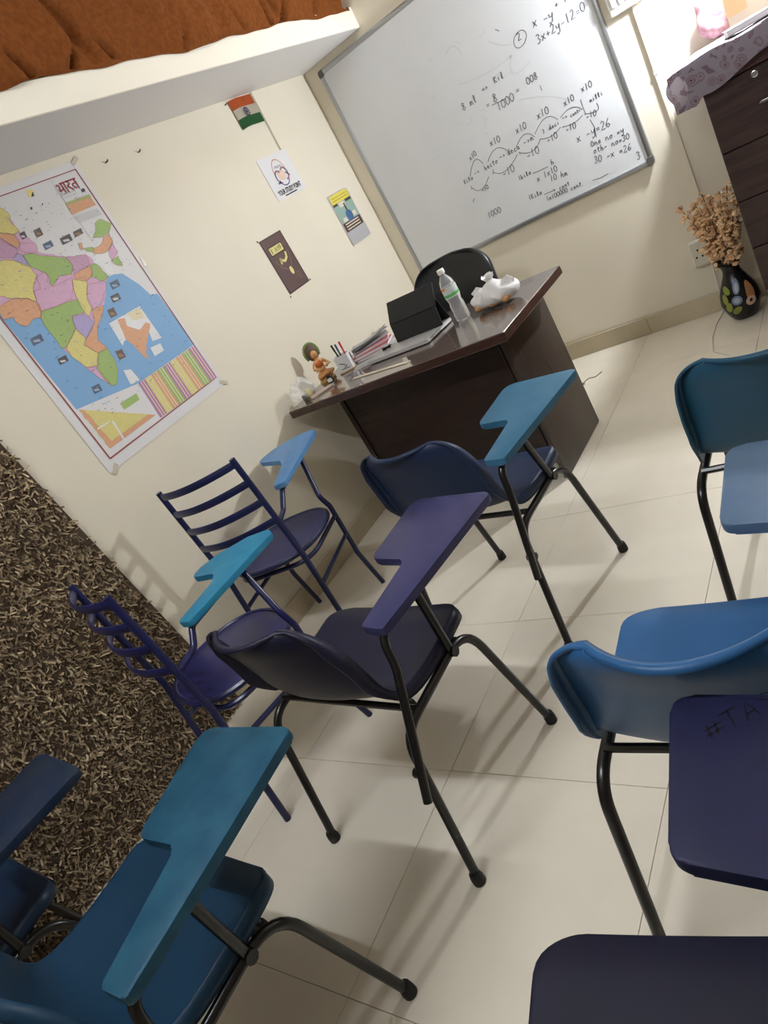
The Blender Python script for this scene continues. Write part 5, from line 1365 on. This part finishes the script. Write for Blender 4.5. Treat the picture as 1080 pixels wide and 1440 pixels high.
# ------------------------------------------------------------------ wiring on the back wall
cd = thing('cable_conduit', 'thin white cable conduit running down the back wall', 'conduit', (1.648, 0, .41))
bm = box(BM(), (-.009, -.012, 0), (.009, -.0005, .762), .002, 1); obj('channel', bm, M['wall'], cd)
bm = box(BM(), (-.009, -.012, .764), (.009, -.0005, 1.05), .002, 1); obj('channel', bm, M['wall'], cd)
bm = box(BM(), (-.011, -.014, .755), (.011, -.0005, .772), .002, 1); obj('joint_clip', bm, M['white_plastic'], cd)
so_ = thing('wall_socket', 'white wall socket box low on the back wall beside the flowers', 'socket', (1.583, 0, .265))
bm = box(BM(), (-.05, -.035, 0), (.05, -.0005, .13), .005, 2); obj('back_box', bm, M['white_plastic'], so_)
bm = box(BM(), (-.044, -.039, .006), (.044, -.0352, .124), .0015, 1); obj('face_plate', bm, mat('ivory_plate', srgb(214, 208, 190), .35), so_)
for dx, dz in ((0, .085), (-.014, .05), (.014, .05)):
    bm = BM(); lathe(bm, [(.005, 0), (.005, .001)], 10, M=Matrix.Translation((dx - .012, -.039, dz)) @ Matrix.Rotation(PI / 2, 4, 'X')); obj('pin_hole', bm, M['rubber'], so_)
bm = box(BM(), (.02, -.045, .04), (.036, -.0395, .09), .002, 1); obj('rocker_switch', bm, M['white_plastic'], so_)
sw = thing('switch_board', 'white switch board on the back wall right of the whiteboard', 'switchboard', (1.63, 0, 1.462))
bm = box(BM(), (-.075, -.04, 0), (.075, -.0005, .2), .006, 2); obj('back_box', bm, M['white_plastic'], sw)
for k in range(3):
    for j in range(2):
        bm = box(BM(), (-.045 + .032 * k - .011, -.047, .03 + .07 * j), (-.045 + .032 * k + .011, -.0405, .08 + .07 * j), .002, 1); obj('rocker_switch', bm, M['paper'], sw)
bm = BM(); tube(bm, fillet([(1.61, -.02, .266), (1.6, -.028, .12), (1.592, -.03, .004), (1.572, -.2, .004), (1.575, -.36, .004), (1.6, -.52, .004), (1.68, -.62, .004)], .04, 5), .0028, 6)
o = obj('white_cable', bm, M['white_plastic']); tag(o, 'thin white cable dropping from the socket across the floor', 'cable')

# ------------------------------------------------------------------ vase and dried flowers
VP = (1.712, -.185)
VPROF = [(.04, 0), (.052, .003), (.07, .03), (.086, .075), (.088, .1), (.08, .145), (.06, .19), (.044, .225), (.038, .25), (.042, .268), (.054, .285)]
vz = thing('vase', 'black ceramic vase painted with petals and a swirl on the floor', 'vase', (VP[0], VP[1], 0))
def vr(z):
    for (r0, z0), (r1, z1) in zip(VPROF, VPROF[1:]):
        if z0 <= z <= z1: return r0 + (r1 - r0) * (z - z0) / (z1 - z0)
    return .05
dense = [tuple(catmull(VPROF, k / 40)) for k in range(41)] + [(.046, .282), (.034, .25), (.036, .22)]
bm = BM(); lathe(bm, dense, 32); obj('body', bm, mat('black_glaze', srgb(24, 22, 22), .3), vz)
def patch(name, th0, z0, a, b_, rot, c, off=.002, ring=None):
    bm = BM(); n = 20
    def P(u, v):
        x = u * math.cos(rot) - v * math.sin(rot); z = z0 + u * math.sin(rot) + v * math.cos(rot)
        r = vr(max(0.001, z)) + off; th = th0 + x / .08
        return (r * math.cos(th), r * math.sin(th), z)
    rings = [[bm.verts.new(P(a * f * math.cos(2 * PI * k / n), b_ * f * math.sin(2 * PI * k / n))) for k in range(n)] for f in (.34, .67, 1)]
    cv = bm.verts.new(P(0, 0))
    for k in range(n):
        j = (k + 1) % n
        bm.faces.new((cv, rings[0][k], rings[0][j]))
        for q in range(2): bm.faces.new((rings[q][k], rings[q + 1][k], rings[q + 1][j], rings[q][j]))
    return obj(name, bm, c, vz)
vc = {k: mat('vase_' + k, srgb(*c), .4) for k, c in {'olive': (136, 146, 62), 'blue': (110, 130, 158), 'grey': (170, 174, 184), 'tan': (190, 132, 88), 'cream': (220, 186, 160)}.items()}
TH = R(-78)   # the side turned to the room
for k, (dx, z0, rot) in enumerate(((-.062, .17, .9), (-.07, .13, .25), (-.058, .088, -.35), (-.03, .065, -.9))):
    patch('painted_petal', TH + dx / .08, z0, .015, .026, rot, vc['olive'])
patch('painted_petal', TH - .005 / .08, .178, .017, .036, -.25, vc['blue']); patch('painted_petal', TH - .005 / .08, .172, .009, .022, -.25, vc['grey'], .003)
patch('painted_petal', TH - .018 / .08, .115, .022, .022, 0, vc['blue']); patch('painted_petal', TH - .018 / .08, .115, .013, .013, 0, vc['grey'], .003)
patch('painted_swirl', TH + .045 / .08, .13, .02, .055, -.15, vc['tan']); patch('painted_swirl', TH + .035 / .08, .09, .022, .022, 0, vc['cream'], .003); patch('painted_swirl', TH + .034 / .08, .093, .007, .009, 0, mat('vase_dark', srgb(60, 40, 36), .4), .004)

fw = thing('dried_flowers', 'bunch of dried peach coloured flower sprays in the black vase', 'flowers', (VP[0], VP[1], .2))
peach = mat('dried_peach', srgb(218, 172, 128), .75, col2=srgb(240, 208, 168), nscale=40)
stem_m = mat('dried_stem', srgb(120, 84, 52), .7)
rr = random.Random(11)
tips = [(-.115, -.03, .42), (-.06, .02, .40), (-.01, -.02, .43), (.05, .03, .40), (.095, -.02, .42), (.13, .01, .37), (-.04, -.08, .34), (.05, -.09, .35), (.0, .06, .40), (-.085, .04, .33), (.09, -.06, .30)]
for tx, ty, tz in tips:
    a = Vector((tx * .08, ty * .08, .0)); mid = Vector((tx * .35, ty * .35, tz * .5)); e = Vector((tx, ty, tz))
    path = [a * (1 - t) ** 2 + mid * 2 * t * (1 - t) + e * t * t for t in [k / 10 for k in range(11)]]
    bm = BM(); tube(bm, path, .0022, 5); st = obj('stem', bm, stem_m, fw)
    bm = BM()
    for k in range(46):
        t = .26 + .74 * k / 45
        p = a * (1 - t) ** 2 + mid * 2 * t * (1 - t) + e * t * t
        sp_ = .045 * (1 - t) + .016
        c = p + Vector((rr.uniform(-1, 1), rr.uniform(-1, 1), rr.uniform(-.6, .6))) * sp_
        for q in range(2):
            X = Matrix.Rotation(rr.uniform(0, 6), 4, 'Z') @ Matrix.Rotation(rr.uniform(0, 3), 4, 'X')
            blob(bm, c + Vector((rr.uniform(-1, 1), rr.uniform(-1, 1), rr.uniform(-1, 1))) * .006, rr.uniform(.010, .017), rr.uniform(.009, .014), .0045, 1, X)
    bl = obj('blossoms', bm, peach, st); bl['kind'] = 'stuff'
lm = mat('dark_green_leaf', srgb(48, 58, 44), .55)
for k in range(5):
    a = k * 2 * PI / 5 + .3; l = rr.uniform(.06, .085)
    d = Vector((math.cos(a) * .55, math.sin(a) * .55, 1.1)); s = Vector((-math.sin(a), math.cos(a), 0))
    p = Vector((math.cos(a) * .02, math.sin(a) * .02, .055))
    bm = BM()
    pts = [(0, .006), (.3, .02), (.6, .018), (.85, .01), (1, .001)]
    L_ = [bm.verts.new(p + d * l * t - s * w - Vector((0, 0, .04 * t * t))) for t, w in pts]; R_ = [bm.verts.new(p + d * l * t + s * w - Vector((0, 0, .04 * t * t))) for t, w in pts]
    C_ = [bm.verts.new(p + d * l * t + Vector((0, 0, -.006 - .04 * t * t))) for t, w in pts]
    for q in range(4):
        bm.faces.new((L_[q], C_[q], C_[q + 1], L_[q + 1])); bm.faces.new((C_[q], R_[q], R_[q + 1], C_[q + 1]))
    obj('leaf', bm, lm, fw)
